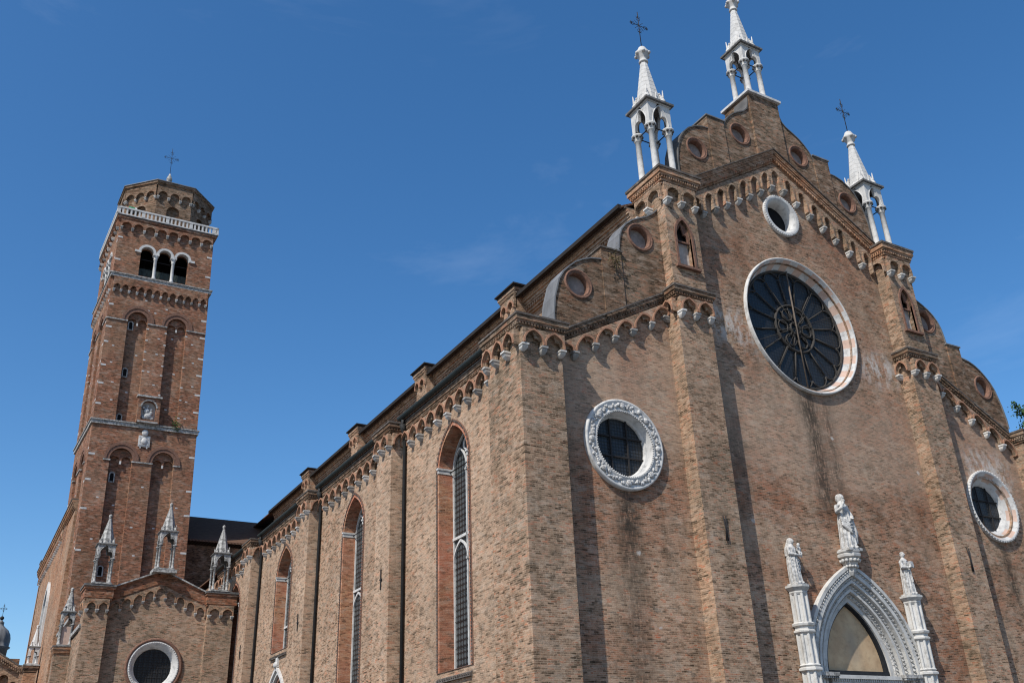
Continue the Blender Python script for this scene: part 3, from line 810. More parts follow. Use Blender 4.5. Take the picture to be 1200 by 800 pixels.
def pinnacle(parent, x, y, z, k=1.0, cw=.78, hcol=2.45, heave=4.12, htop=8.3, cross=True, mats=(STONE_C, STONE_D), slim=1.0, fix=None, finial='knob', rods=True):
    """canopy on four columns with a spire; k scales thickness, heights are absolute"""
    root = empty('pinnacle', parent=parent)
    if fix: fix(root)
    root.location = (x, y, z)
    def sub(b_, n_, m_): return b_.build(n_, m_, root)
    b = MB(); q = cw + .2 * k
    b.box(-q, q, -q, q, 0, .12 * k); b.box(-q + .08 * k, q - .08 * k, -q + .08 * k, q - .08 * k, .12 * k, .22 * k)
    sub(b, 'base', mats[0])
    rc = .15 * k * slim
    prof = [(rc * 1.7, .22 * k), (rc * 1.7, .3 * k), (rc * 1.25, .38 * k), (rc, .44 * k), (rc * .92, hcol - .36 * k), (rc * 1.25, hcol - .33 * k), (rc * .95, hcol - .29 * k), (rc * 1.35, hcol - .15 * k), (rc * 1.9, hcol - .05 * k), (rc * 1.9, hcol)]
    cm = MB(); cm.lathe((0, 0, 0), prof, 12)
    for t in range(8):
        a = 2 * PI * t / 8; cm.sphere((rc * 1.55 * math.cos(a), rc * 1.55 * math.sin(a), hcol - .12 * k), rc * .48, 4, 1)
    me = cm.mesh('column', list(mats))
    for sx in (-1, 1):
        for sy in (-1, 1):
            o = link('column', me, root); o.location = (sx * (cw - rc), sy * (cw - rc), 0)
    # canopy: four walls with pointed cusped openings
    b = MB(); th = .16 * k; zt = heave - .17 * k
    zs = hcol + .25 * (zt - hcol) * .3
    span = cw - rc * 1.25
    for F in (FY(-cw + th), FYb(cw - th), FX(-cw + th), FXp(cw - th)):
        e = cw - (0 if F(0, 0, 1)[0] == 0 else th - .004)
        t = trefoil(0, span, hcol + .02, (zt - hcol) * .80, 26, .42)
        b.prism(F, [(-e + .02, hcol + .01)] + [(-span, hcol + .01)] + t[1:-1] + [(span, hcol + .01)] + [(e - .02, hcol + .01), (e - .02, zt - .01), (-e + .02, zt - .01)], [], -.04, .002, 1)  # thin dark lining on the inner face of each canopy wall
        b.prism(F, [(-e, hcol)] + [(-span, hcol)] + t[1:-1] + [(span, hcol)] + [(e, hcol), (e, zt), (-e, zt)], [], 0, th)
        ar = parch(0, span * .98, hcol + .1, (zt - hcol) * .86, 8)
        for i in range(len(ar) - 1):
            (p0, p1), (q0, q1) = ar[i], ar[i + 1]
            b.tube([F(p0, p1, th), F(q0, q1, th)], .035 * k, 4, 0, cap=False)
    ee = cw + .17 * k
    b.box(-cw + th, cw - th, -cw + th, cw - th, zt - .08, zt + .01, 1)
    b.box(-cw - .05 * k, cw + .05 * k, -cw - .05 * k, cw + .05 * k, zt, zt + .06 * k)
    b.box(-ee, ee, -ee, ee, zt + .06 * k, heave, 1)
    b.box(-ee + .1 * k, ee - .1 * k, -ee + .1 * k, ee - .1 * k, heave, heave + .08 * k)
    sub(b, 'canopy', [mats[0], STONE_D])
    if rods:
        b = MB(); q = cw - rc
        for p0, p1 in (((-q, -q), (q, -q)), ((q, -q), (q, q)), ((q, q), (-q, q)), ((-q, q), (-q, -q))):
            b.tube([(*p0, hcol - .12), (*p1, hcol - .12)], .03 * k, 5)
        sub(b, 'tie_rods', IRON)
    # spire
    b = MB(); r0 = cw * .98; r1 = .17 * k; zb = heave + .08 * k; zk = htop - 1.05 * k if finial == 'knob' else htop - .3 * k
    n = 10; prof = []
    for i in range(n + 1):
        f = i / n; r = r0 + (r1 - r0) * f
        prof += [(r, zb + (zk - zb) * f)]
        if i < n: prof += [(r - (r0 - r1) / n * .9, zb + (zk - zb) * (f + .88 / n)), (r - (r0 - r1) / n * .9 - .012 * k, zb + (zk - zb) * (f + .93 / n))]
    b.lathe((0, 0, 0), prof, 8, smooth=False, rot=PI / 8)
    # crockets round the foot
    for sx, sy in ((-1, -1), (1, -1), (1, 1), (-1, 1), (0, -1), (0, 1), (-1, 0), (1, 0)):
        big = 1.0 if sx and sy else .62
        xx, yy = sx * (cw * (.74 if sx and sy else .86)), sy * (cw * (.74 if sx and sy else .86))
        for j, (dz, r_) in enumerate(((0, .19), (.2, .17), (.38, .13), (.55, .09), (.72, .06))):
            b.sphere((xx * (1 - .05 * j), yy * (1 - .05 * j), zb + dz * k * big), r_ * k * big, 5, 0, (1, 1, 1.3))
        b.tube([(xx, yy, zb), (xx * 1.04, yy * 1.04, zb + .9 * k * big)], [.09 * k * big, .02 * k], 5)
    sub(b, 'spire', mats[0])
    b = MB()
    if finial == 'knob':
        b.lathe((0, 0, zk), [(.2 * k, 0), (.24 * k, .03 * k), (.24 * k, .09 * k), (.19 * k, .12 * k), (.2 * k, .3 * k), (.34 * k, .52 * k), (.38 * k, .62 * k), (.27 * k, .70 * k), (.26 * k, .82 * k), (.18 * k, .98 * k), (.05 * k, 1.05 * k)], 12)
        for t in range(6):
            a = 2 * PI * t / 6; b.sphere((.34 * k * math.cos(a), .34 * k * math.sin(a), zk + .56 * k), .1 * k, 5)
    else:
        b.lathe((0, 0, zk), [(r1, 0), (r1 * 1.4, .03), (r1 * .9, .08), (r1 * 1.5, .16), (r1 * 1.2, .24), (.02, .3)], 8)
    sub(b, 'finial', mats[0])
    if cross:
        b = MB(); iron_cross(b, 0, 0, htop - .05, 2.45); sub(b, 'cross', IRON)
    return root
def fixch(o): o.matrix_parent_inverse = _inv
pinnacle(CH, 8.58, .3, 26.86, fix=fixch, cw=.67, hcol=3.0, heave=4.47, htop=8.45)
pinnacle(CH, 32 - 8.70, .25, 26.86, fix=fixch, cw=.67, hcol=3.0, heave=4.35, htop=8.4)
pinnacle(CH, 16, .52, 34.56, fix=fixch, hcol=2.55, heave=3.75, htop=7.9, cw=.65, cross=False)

# ---- left side wall of the aisle
YP = [11.28, 23.1, 34.92]
PW = 1.72
WIN = [(6.3, 1.47, 5.95), (17.87, 1.5, 5.95), (29.62, 1.55, 9.72), (41.45, 1.55, 5.95)]
b = MB(); F = FX(SX)
b.prism(F, [(1.6, 0), (27.9, 0), (27.9, 6.2)] + parch(29.6, 1.7, 6.2, 2.4)[1:-1] + [(31.3, 6.2), (31.3, 0), (56, 0), (56, 17.3), (1.6, 17.3)],
        [opening(c, hw - .01, zs, 14.2, 1.8) for c, hw, zs in WIN], -.9, 0)
part(b, 'aisle_wall', BRICK_S)
b = MB(); b.box(W - SX - .9, W - SX, 1.6, 56, 0, 17.3); part(b, 'aisle_wall', BRICK_S)

for i, y in enumerate(YP):
    b = MB(); b.box(0, SX + .1, y, y + PW, 0, 17.1); part(b, 'side_buttress', BRICK_S)
    b = MB(); capital(b, 0, SX, y, y + PW, 16.98, 17.55, .25); part(b, 'buttress_cornice', [BRICK_T, DARKSLAB])
    o = fr(FX(0), y, y + PW, 2, 16.42, lambda a: 17.0, p=.18, rise=.46, spring=.10, lw=.07, roll=.052)
    fr(FY(y), 0, SX, 1, 16.42, lambda a: 17.0, p=.18, rise=.46, spring=.10, lw=.07, roll=.052, first=False, last=False)
    # iron anchor on the buttress
    b = MB()
    b.box(-.05, -.01, y + PW * .5 - .03, y + PW * .5 + .03, 9.95, 10.85); b.box(-.06, -.01, y + PW * .5 - .13, y + PW * .5 + .09, 10.36, 10.43)
    part(b, 'wall_anchor', IRON)
    # drainpipe in the near corner
    b = MB(); b.tube([(SX - .34, y - .42, 17.62), (SX - .34, y - .34, 17.35), (SX - .12, y - .14, 16.75), (SX - .12, y - .14, 0)], .085, 8)
    b.tube([(SX - .33, y - .33, 17.45), (SX - .14, y - .16, 16.9)], [.16, .09], 8)
    part(b, 'drainpipe', PIPE)
segs = [(1.78, YP[0]), (YP[0] + PW, YP[1]), (YP[1] + PW, YP[2]), (YP[2] + PW, 46.7)]
for i, (y0, y1) in enumerate(segs):
    F = FX(SX)
    n = 10 if i else 10
    fr(F, y0, y1, n, 16.42, lambda a: 17.02, p=.25, rise=.46, spring=.10, lw=.07, roll=.052, first=False, last=False)
    b = MB(); rake(b, F, y0, y1, lambda a: 17.62, .62, .24); part(b, 'aisle_cornice', [BRICK_T, DARKSLAB])
    b = MB()
    n = 8; pr = [(math.cos(PI + PI * k / n) * .15, math.sin(PI + PI * k / n) * .15) for k in range(n + 1)]
    pr2 = [(x * .8, z * .8 + .0) for x, z in reversed(pr)]
    pts = [(SX - .34 + x, 17.82 + z) for x, z in pr + pr2]
    vs = [(x, y, z) for y in (y0 - .12 if i else y0, y1 - .02) for x, z in pts]; m = len(pts)
    fs = [(k, (k + 1) % m, (k + 1) % m + m, k + m) for k in range(m)] + [tuple(range(m)), tuple(range(m, 2 * m))]
    b.add(vs, fs, 0); part(b, 'gutter', GUTTER)

# small anchors on the front buttresses
for x in (8.79, W - 8.76):
    b = MB()
    for dx in (-.05, .05):
        b.tube([(x + dx, -D - .04, 9.95 + (0 if x < 16 else -.1)), (x + dx * .2, -D - .05, 10.4), (x + dx * 1.4, -D - .04, 10.9)], .025, 5)
    part(b, 'wall_anchor', IRON)

# ---- tall side windows
def side_window(c, hw, zs, idx):
    F = FX(SX); zsp = 14.2; rise = 1.8
    root = empty('side_window', parent=CH); cp(root); root.location = (SX, c, zs)
    def sub(b_, n_, m_):
        o_ = b_.build(n_, m_, root); o_.location = (-SX, -c, -zs); return o_
    b = MB()   # moulded brick surround and splayed lining
    for o0, i0, c0, c1 in ((hw + .10, hw - .02, -.02, .03), (hw - .0, hw - .14, -.9, -.0 + .012)):
        ro = rise * (o0 / hw) ; ri = rise * (i0 / hw)
        b.prism(F, opening(c, o0, zs - .02, zsp, ro)[::1], [opening(c, i0, zs + .0, zsp, ri)], c0, c1, 0 if c1 < .02 else 1)
    # dark saw-tooth brick roll
    P = opening(c, hw + .03, zs, zsp, rise * 1.02)
    last = None; acc = 0
    for k in range(len(P) - 1):
        p0, p1 = Vector(P[k]), Vector(P[k + 1]); Ld = (p1 - p0).length; n = max(1, int(Ld / .13))
        for j in range(n):
            q = p0 + (p1 - p0) * ((j + .5) / n); b.fbox(F, q.x - .03, q.x + .03, q.y - .035, q.y + .035, .03, .065, 2)
    sub(b, 'surround', [REVEAL, TERRA, DARKSLAB])
    for sg in (-1, 1):
        b = MB(); a = c + sg * (hw - .11)
        b.fbox(F, a - .05, a + .05, zsp - .14, zsp + .1, -.64, .05)
        b.fbox(F, a - .08, a + .08, zsp + .02, zsp + .1, -.63, .09)
        sub(b, 'stone_band', STONE)
    hwi = hw - .16; ri = rise * hwi / hw
    b = MB(); b.prism(F, opening(c, hwi, zs + .05, zsp, ri), [], -.74, -.70); sub(b, 'glass', GLASSW)
    # stone tracery
    b = MB(); mw = .04; lw_ = .055
    zt0 = 11.2
    l0, l1 = c - hwi + lw_, c - mw; r0, r1 = c + mw, c + hwi - lw_
    cl, hl = (l0 + l1) / 2, (l1 - l0) / 2
    cr = (r0 + r1) / 2
    holes = []
    ff = lambda o_, i_: b.prism(F, o_, [i_], -.70, -.63)
    ff(opening(c, hwi + .01, zs + .02, zsp, ri), opening(c, hwi - .05, zs + .10, zsp, ri * .94))
    b.fbox(F, c - .035, c + .035, zs + .1, 14.1, -.70, -.60)
    for cc in (cl, cr):
        parch_ring(b, F, cc, hl + .05, hl - .005, 14.05, 1.08, 1.0, -.695, -.62)
        if zt0 - 1.3 > zs + .5:
            parch_ring(b, F, cc, hl + .05, hl - .005, zt0 - .9, .85, .74, -.695, -.62)
    b.ring(F, c, 15.12, [(.22, -.695), (.22, -.62), (.29, -.62), (.29, -.695)], 20)
    b.fbox(F, c - hwi, c + hwi, zt0 - .02, zt0 + .09, -.70, -.60)
    for cc in ():
        if zt0 - 1.3 > zs + .5:
            holes.append([(cc - hl, zs + .12)] + [(cc - hl, zt0 - .9)] + parch(cc, hl, zt0 - .9, .62)[1:-1] + [(cc + hl, zt0 - .9), (cc + hl, zs + .12)])
        zlo = zt0 + .14 if zt0 - 1.3 > zs + .5 else zs + .12
        holes.append([(cc - hl, zlo), (cc - hl, 14.0)] + parch(cc, hl, 14.0, 1.0)[1:-1] + [(cc + hl, 14.0), (cc + hl, zlo)])
    for zz in (14.0, zt0 - .95): b.fbox(F, c - .07, c + .07, zz - .05, zz + .04, -.68, -.57)
    sub(b, 'stone_frame', STONE)
    b = MB()
    for zz in [zs + .9 + 1.05 * k for k in range(int((14.2 - zs) / 1.05))]:
        b.tube([F(c - hwi, zz, -.66), F(c + hwi, zz, -.66)], .009, 4)
    b.tube([F(c - hwi, 14.15, -.5), F(c + hwi, 14.15, -.5)], .025, 5)
    sub(b, 'saddle_bars', IRON)
    # sloping lead sill
    b = MB()
    P = [(-.75, zs + .10), (.02, zs - .22), (.12, zs - .30), (.12, zs - .40), (-.1, zs - .40)]
    vs = [F(a, z, cc) for a in (c - hw + .02, c + hw - .02) for cc, z in P]; m = len(P)
    b.add(vs, [(k, (k + 1) % m, (k + 1) % m + m, k + m) for k in range(m)] + [tuple(range(m)), tuple(range(m, 2 * m))])
    n = 18
    for k in range(n):
        a = c - hw + .05 + k * (2 * hw - .1) / n; b.fbox(F, a, a + .08, zs - .33, zs - .27, .1, .15)
    sub(b, 'sill', DARKSLAB)
for i, (c, hw, zs) in enumerate(WIN): side_window(c, hw, zs, i)

# ---- side portal of bay three
b = MB(); F = FX(SX)
parch_ring(b, F, 29.6, 1.95, 1.8, 6.2, 2.62, 2.42, -.1, .14, 0, 0)
parch_ring(b, F, 29.6, 1.8, 1.62, 6.2, 2.42, 2.2, -.3, .02, 0, 0)
parch_ring(b, F, 29.6, 1.62, 1.4, 6.2, 2.2, 1.92, -.5, -.14, 1, 0)
b.fbox(F, 29.42, 29.78, 8.78, 9.36, -.02, .12, 0)
b.sphere(F(29.6, 8.9, .1), .2, 7, 0)
o = part(b, 'side_portal', [STONE, TERRA])
b = MB(); b.fbox(F, 28.1, 31.1, 0, 5.0, -.75, -.62); b.build('door', FRAMEDK, o)
b = MB(); b.fbox(F, 27.95, 31.25, 5.0, 8.4, -.8, -.6); b.build('lunette', PLASTER, o)

# ---- clerestory, roofs
b = MB(); b.box(B0, B0 + .9, 1.2, 57, 17, 25.5); b.box(W - B0 - .9, W - B0, 1.2, 57, 17, 25.5); part(b, 'clerestory_wall', BRICK_S)
b = MB()
for F in (FX(B0), FXp(W - B0)): rake(b, F, 1.2, 57, lambda a: 25.82, .95, .62, GLV, dent=False)
F = FX(B0)
for k in range(280):
    a = 1.3 + k * .2; b.fbox(F, a, a + .1, 25.08, 25.2, .2, .36)
part(b, 'clerestory_cornice', [BRICK_S, DARKSLAB])
CY = [(10.75, 12.4), (22.2, 23.9), (34.0, 35.7), (45.1, 46.8)]
for y0, y1 in CY:
    b = MB(); b.box(6.85, B0 + .1, y0 + .1, y1 - .1, 19, 26.0); part(b, 'clerestory_pier', BRICK_P)
    b = MB(); capital(b, 6.85, B0 + .1, y0 + .1, y1 - .1, 25.72, 26.36, .24, top=1); b.box(6.52, B0 + .5, y0 - .24, y1 + .24, 26.36, 26.44, 1)
    part(b, 'pier_cornice', [BRICK_P, ROOFEDGE])
    fr(FX(6.85), y0 + .1, y1 - .1, 2, 25.1, lambda a: 25.78, p=.14, rise=.3, spring=.15, inner=False, corbs='none')
for s in (0, 1):
    m_ = (lambda x: W - x) if s else (lambda x: x)
    b = MB()
    P = [(m_(SX - .3), 17.72), (m_(B0), 21.2), (m_(B0), 21.05), (m_(SX - .3), 17.62)]
    vs = [(x, y, z) for y in (1.2, 56) for x, z in P]
    b.add(vs, [(0, 1, 5, 4), (1, 2, 6, 5), (2, 3, 7, 6), (3, 0, 4, 7), (0, 1, 2, 3), (4, 5, 6, 7)]); part(b, 'aisle_roof', TILE)
    b = MB()
    P = [(m_(7.0), 25.86), (16, 30.3), (16, 30.15), (m_(7.0), 25.76)]
    vs = [(x, y, z) for y in (1.25, 64.8) for x, z in P]
    b.add(vs, [(0, 1, 5, 4), (1, 2, 6, 5), (2, 3, 7, 6), (3, 0, 4, 7), (0, 1, 2, 3), (4, 5, 6, 7)]); part(b, 'nave_roof', TILE)
    b = MB(); x = m_(6.93); b.box(min(x - .09, x + .09), max(x - .09, x + .09), 1.3, 57, 25.72, 25.93); part(b, 'gutter', ROOFEDGE)

# ---- transept behind the tower
b = MB()
b.prism(FX(-9.4), [(57, 0), (86.2, 0), (86.2, 24.4), (57, 24.4)], [opening(70.6, 1.6, 13.6, 18.6, 2.0)], -.9, 0)
b.box(-9.4, -8.5, 85.3, 87.2, 0, 24.4); b.box(-8.6, 12, 85.5, 86.2, 0, 24)
part(b, 'transept_wall', BRICK_O)
b = MB(); b.box(-8.45, 7.9, 57.3, 58, 0, 22.3); part(b, 'transept_wall', BRICK_T)  # darker brick paints the tower's shadow into this wall
b = MB()
rake(b, FX(-9.4), 57, 87.4, lambda a: 25.3 + .0, .9, .4); capital(b, -9.4, -8.5, 85.9, 87.2, 25.2, 26.2, .3)
part(b, 'transept_cornice', [BRICK_O, DARKSLAB])
fr(FX(-9.4), 64.5, 86.2, 22, 23.6, lambda a: 24.5, p=.16, rise=.3, spring=.2, inner=False, lw=.12, big=False, first=False, last=False, name='transept_frieze')
b = MB(); P = [(56.8, 22.7), (64.4, 26.75), (64.4, 26.55), (56.8, 22.55)]
vs = [(x, y, z) for x in (-9.2, 15.9) for y, z in P]
b.add(vs, [(0, 1, 5, 4), (1, 2, 6, 5), (2, 3, 7, 6), (3, 0, 4, 7), (0, 1, 2, 3), (4, 5, 6, 7)])
P = [(64.4, 26.75), (72, 22.7), (72, 22.5), (64.4, 26.55)]
vs = [(x, y, z) for x in (-9.2, 15.9) for y, z in P]
b.add(vs, [(0, 1, 5, 4), (1, 2, 6, 5), (2, 3, 7, 6), (3, 0, 4, 7), (0, 1, 2, 3), (4, 5, 6, 7)])
part(b, 'transept_roof', TILE)
b = MB(); F = FX(-9.4)
b.prism(F, opening(70.6, 1.9, 13.2, 18.6, 2.35), [opening(70.6, 1.35, 13.6, 18.6, 1.7)], -.6, .2)
o = part(b, 'transept_window', STONE)
b = MB(); b.prism(F, opening(70.6, 1.5, 13.6, 18.6, 1.85), [], -.6, -.5); b.build('glass', GLASSW, o)

# ---- main portal
PO = empty('portal', parent=CH); cp(PO); PO.location = (16, 0, 0)
def psub(b_, n_, m_):
    o_ = b_.build(n_, m_, PO); o_.location = (-16, 0, 0); return o_
b = MB(); F = FY(0); Z0 = 5.4
rings = [tuple([1.8 + (q - 1.8) * 1.2 for q in r_[:2]]) + r_[2:] for r_ in [(3.05, 2.92, .24, 0), (2.92, 2.80, .16, 1), (2.80, 2.66, .20, 0), (2.66, 2.50, .05, 1), (2.50, 2.40, .09, 0), (2.40, 2.22, -.10, 1), (2.22, 2.12, -.07, 0), (2.12, 1.98, -.26, 1), (1.98, 1.80, -.34, 0)]]
rz = lambda w_: 2.83 + (w_ - 1.75) * (4.36 - 2.83) / (3.3 - 1.75)
for wo, wi, c1, mi in rings:
    parch_ring(b, F, 16, wo, wi, Z0, rz(wo), rz(wi), -.7, c1, mi, 0)
psub(b, 'archivolt', [STONE_P, CARVED])
b = MB()
def along(w_, step):
    P = parch(16, w_, Z0, rz(w_), 24); P = [(16 - w_, .3)] + P + [(16 + w_, .3)]
    acc = 0; outp = []
    for k in range(len(P) - 1):
        p0, p1 = Vector(P[k]), Vector(P[k + 1]); Ld = (p1 - p0).length; t = acc
        while t < Ld:
            q = p0 + (p1 - p0) * (t / Ld); outp.append((q.x, q.y, math.atan2((p1 - p0).y, (p1 - p0).x))); t += step
        acc = t - Ld
    return outp
for w_, c_, st, r_ in ((3.07, .18, .17, .08), (2.74, .08, .19, .10), (2.41, -.07, .16, .09), (2.1, -.24, .15, .075)):
    for x, z, an in along(w_, st):
        # leafy scroll: leaning lozenge
        ca_, sa_ = math.cos(an + .6), math.sin(an + .6)
        vs = [F(x + r_ * 1.25 * ca_, z + r_ * 1.25 * sa_, c_), F(x - r_ * 1.25 * ca_, z - r_ * 1.25 * sa_, c_), F(x - r_ * .6 * sa_, z + r_ * .6 * ca_, c_), F(x + r_ * .6 * sa_, z - r_ * .6 * ca_, c_), F(x, z, c_ + r_), F(x, z, c_ - r_)]
        b.add(vs, [(0, 2, 4), (2, 1, 4), (1, 3, 4), (3, 0, 4), (2, 0, 5), (1, 2, 5), (3, 1, 5), (0, 3, 5)])
psub(b, 'leaf_carving', STONE_P)
b = MB(); parch_ring(b, F, 16, 1.86, 1.66, Z0 + .12, rz(1.84), rz(1.64) - .05, -.75, -.42, 0); b.fbox(F, 14.15, 17.85, 5.3, 5.56, -.75, -.40); psub(b, 'lunette_frame', FRAMEDK)
b = MB(); b.prism(F, opening(16, 1.72, 5.4, Z0 + .12, rz(1.70)), [], -.75, -.60); psub(b, 'lunette_painting', MOSAIC)
b = MB(); b.fbox(F, 14.0, 18.0, 4.4, 5.28, -.5, -.05); b.fbox(F, 13.9, 18.1, 5.2, 5.34, -.5, .06)
for k in range(34): b.fbox(F, 13.95 + k * .122, 14.0 + k * .122, 5.1, 5.2, -.05, .02)
for sg in (-1, 1): b.fbox(F, *sorted((16 + sg * 1.5, 16 + sg * 1.95)), 0, 4.4, -.5, .05)
psub(b, 'lintel', STONE_P)
for sg in (-1, 1):
    b = MB(); b.fbox(F, *sorted((16, 16 + sg * 1.5)), 0, 4.4, -.45, -.38); psub(b, 'door', FRAMEDK)
for sg in (-1, 1):
    b = MB()
    x0, x1 = sorted((16 + sg * 1.9, 16 + sg * 3.12)); b.fbox(F, x0, x1, 5.26, 5.40, -.1, .30)
    n = 12
    for k in range(n): b.fbox(F, x0 + .02 + k * (x1 - x0) / n, x0 + .07 + k * (x1 - x0) / n, 5.18, 5.26, .15, .27)
    psub(b, 'impost', STONE_G)
# statue bracket
b = MB(); b.lathe((16, -.18, 0), [(.12, 9.25), (.2, 9.4), (.22, 9.55), (.34, 9.75), (.38, 9.95), (.5, 10.0), (.52, 10.1), (.44, 10.14), (.5, 10.2), (.5, 10.27)], 8, smooth=False, rot=PI / 8)
for t in range(14):
    a = 2 * PI * t / 14
    for zz, q, r_ in ((9.62, .27, .07), (9.85, .38, .085)): b.sphere((16 + q * math.cos(a + zz), -.18 + q * math.sin(a + zz), zz), r_, 5)
psub(b, 'bracket', STONE_P)
for sg in (-1, 1):
    x = 16 + sg * 3.34; y = -.2
    b = MB()
    def seg(z0, z1, r): 
        # clustered shaft: octagon with rounded ribs
        b.lathe((x, y, 0), [(r, z0), (r * .97, z1)], 8, smooth=False, rot=PI / 8)
        for k in range(8):
            a = PI / 8 + 2 * PI * k / 8; b.tube([(x + r * .95 * math.cos(a), y + r * .95 * math.sin(a), z0), (x + r * .92 * math.cos(a), y + r * .92 * math.sin(a), z1)], .07, 6, cap=False)
    seg(0, 5.42, .35); seg(5.6, 6.8, .335); seg(7.1, 8.32, .325)
    for pr in ([(.36, 5.36), (.47, 5.42), (.47, 5.50), (.38, 5.54), (.43, 5.60), (.34, 5.68)], [(.34, 6.74), (.44, 6.82), (.44, 6.88), (.37, 6.92), (.37, 7.02), (.45, 7.06), (.47, 7.14), (.36, 7.20)],
               [(.34, 8.25), (.38, 8.32), (.37, 8.38), (.50, 8.52), (.50, 8.6), (.36, 8.62)]):
        b.lathe((x, y, 0), pr, 8, smooth=False, rot=PI / 8)
    psub(b, 'portal_column', STONE_P)

# ------------------------------------------------------------------ bell tower
TW = 8.85; TD = 9.1
BT = empty('bell_tower', (-8.52, 55.0, 0), (0, -R(1.6), R(1.8)))
tag(BT, 'tall square red brick bell tower with an octagonal top behind the low gabled chapel', 'bell tower')
def tpart(b_, n_, m_): return b_.build(n_, m_, BT)
TF = [FY(0), FX(0), FXp(TW - .1), FYb(TD)]
Ffront, Fleft, Fright = FY(0), FX(0), FXp(8.75)
b = MB()
def bays(z0, z1, wd):
    if wd > 9: pass
    return [opening(wd * .302, .86, z0, z1, .95, 'r'), opening(wd * .698, .86, z0, z1, .95, 'r')]
# outer skin with recessed bays on the three seen faces, core behind
Wf = 8.75
for F, L_ in ((Ffront, Wf), (Fleft, TD), (Fright, TD)):
    e0, e1 = (0, L_) if F is Ffront else (.45, L_)
    b.prism(F, [(e0, 0), (e1, 0), (e1, 45.7), (e0, 45.7)],
            [opening(L_ * .302, .86, 31.84, 41.6, 1.0, 'r'), opening(L_ * .698, .86, 31.84, 41.6, 1.0, 'r'),
             opening(L_ * .302, .92, 12.0, 28.4, 1.1, 'r'), opening(L_ * .698, .92, 12.0, 28.4, 1.1, 'r')], -.45, 0)
b.box(.45, Wf - .45, .45, TD, 0, 45.7)
b.box(.2, Wf - .2, TD - .1, TD, 0, 45.7)
tpart(b, 'shaft', BRICK_R)
# belfry
b = MB()
def tri(L_):
    c0 = L_ / 2
    zs, zt = 46.3, 48.9
    P = []
    P += [(c0 - 2.2, zs)] + rarch(c0 - 1.62, .58, zt)[0:] + rarch(c0, .58, zt) + rarch(c0 + 1.62, .58, zt) + [(c0 + 2.2, zs)]
    return P
for F, L_ in ((Ffront, Wf), (Fleft, TD), (Fright, TD), (FYb(TD), Wf)):
    e0, e1 = (0, L_) if F in (Ffront,) else ((.7, L_ - .0) if F in (Fleft, Fright) else (.705, L_ - .705))
    b.prism(F, [(e0, 46.1), (e1, 46.1), (e1, 51.95), (e0, 51.95)], [tri(L_)], -.7, 0)
tpart(b, 'belfry_wall', BRICK_R)
b = MB(); b.box(.5, Wf - .5, .5, TD - .5, 45.7, 46.15); b.box(.5, Wf - .5, .5, TD - .5, 51.4, 51.9); b.box(3.2, 5.6, 3.4, 5.8, 46.1, 51.5); tpart(b, 'belfry_floor', DARKIN)
def belfry_opening(F, L_):
    c0 = L_ / 2; b = MB()
    for k in (-1, 0, 1):
        ca = c0 + 1.62 * k
        o_ = rarch(ca, .80, 48.9, 16); i_ = rarch(ca, .575, 48.9, 16)
        for q in range(16):
            P4 = [i_[q], o_[q], o_[q + 1], i_[q + 1]]
            vs = [F(x, z, c) for c in (-.4, .07 + .004 * k) for x, z in P4]
            b.add(vs, [(4, 5, 6, 7), (0, 1, 5, 4), (1, 2, 6, 5), (2, 3, 7, 6), (3, 0, 4, 7)])
    for sg in (-1, 1):
        x0, x1 = sorted((c0 + sg * 2.19, c0 + sg * 2.75)); b.fbox(F, x0, x1, 48.72, 48.94, -.3, .12)
    o = tpart(b, 'belfry_window', STONE)
    for sg in (-1, 1):
        b = MB(); x = c0 + sg * .81
        pr = [(.22, 46.2), (.22, 46.34), (.17, 46.44), (.15, 46.55), (.14, 48.3), (.19, 48.36), (.15, 48.42), (.2, 48.6), (.25, 48.72)]
        X_, Y_, _ = F(x, 0, -.15)
        b.lathe((X_, Y_, 0), pr, 12)
        b.fbox(F, x - .27, x + .27, 48.72, 48.92, -.5, .1); b.build('column', STONE, o)
    b = MB()
    b.fbox(F, c0 - 2.2, c0 + 2.2, 48.3, 48.36, -.55, -.5)
    for k in range(-5, 6): b.tube([F(c0 + k * .4, 46.2, -.52), F(c0 + k * .4 + .4, 47.5, -.52)], .012, 3); b.tube([F(c0 + k * .4, 46.2, -.52), F(c0 + k * .4 - .4, 47.5, -.52)], .012, 3)
    b.build('netting', IRON, o)
    b = MB(); b.fbox(F, c0 - 2.2, c0 + 2.2, 46.3, 47.4, -.62, -.6); b.build('screen', plain('green_mesh_screen', (.05, .065, .06), .3, 4) if F is Ffront else DARKIN, o)
belfry_opening(Ffront, Wf); belfry_opening(Fleft, TD)
# string courses
for z0, z1, e in ((45.72, 46.12, .18), (31.42, 31.84, .12)):
    b = MB(); b.box(-e, Wf + e, -e, TD + e, z0, z1 - .1); b.box(-e - .08, Wf + e + .08, -e - .08, TD + e + .08, z1 - .1, z1)
    tpart(b, 'string_course', STONE_G)
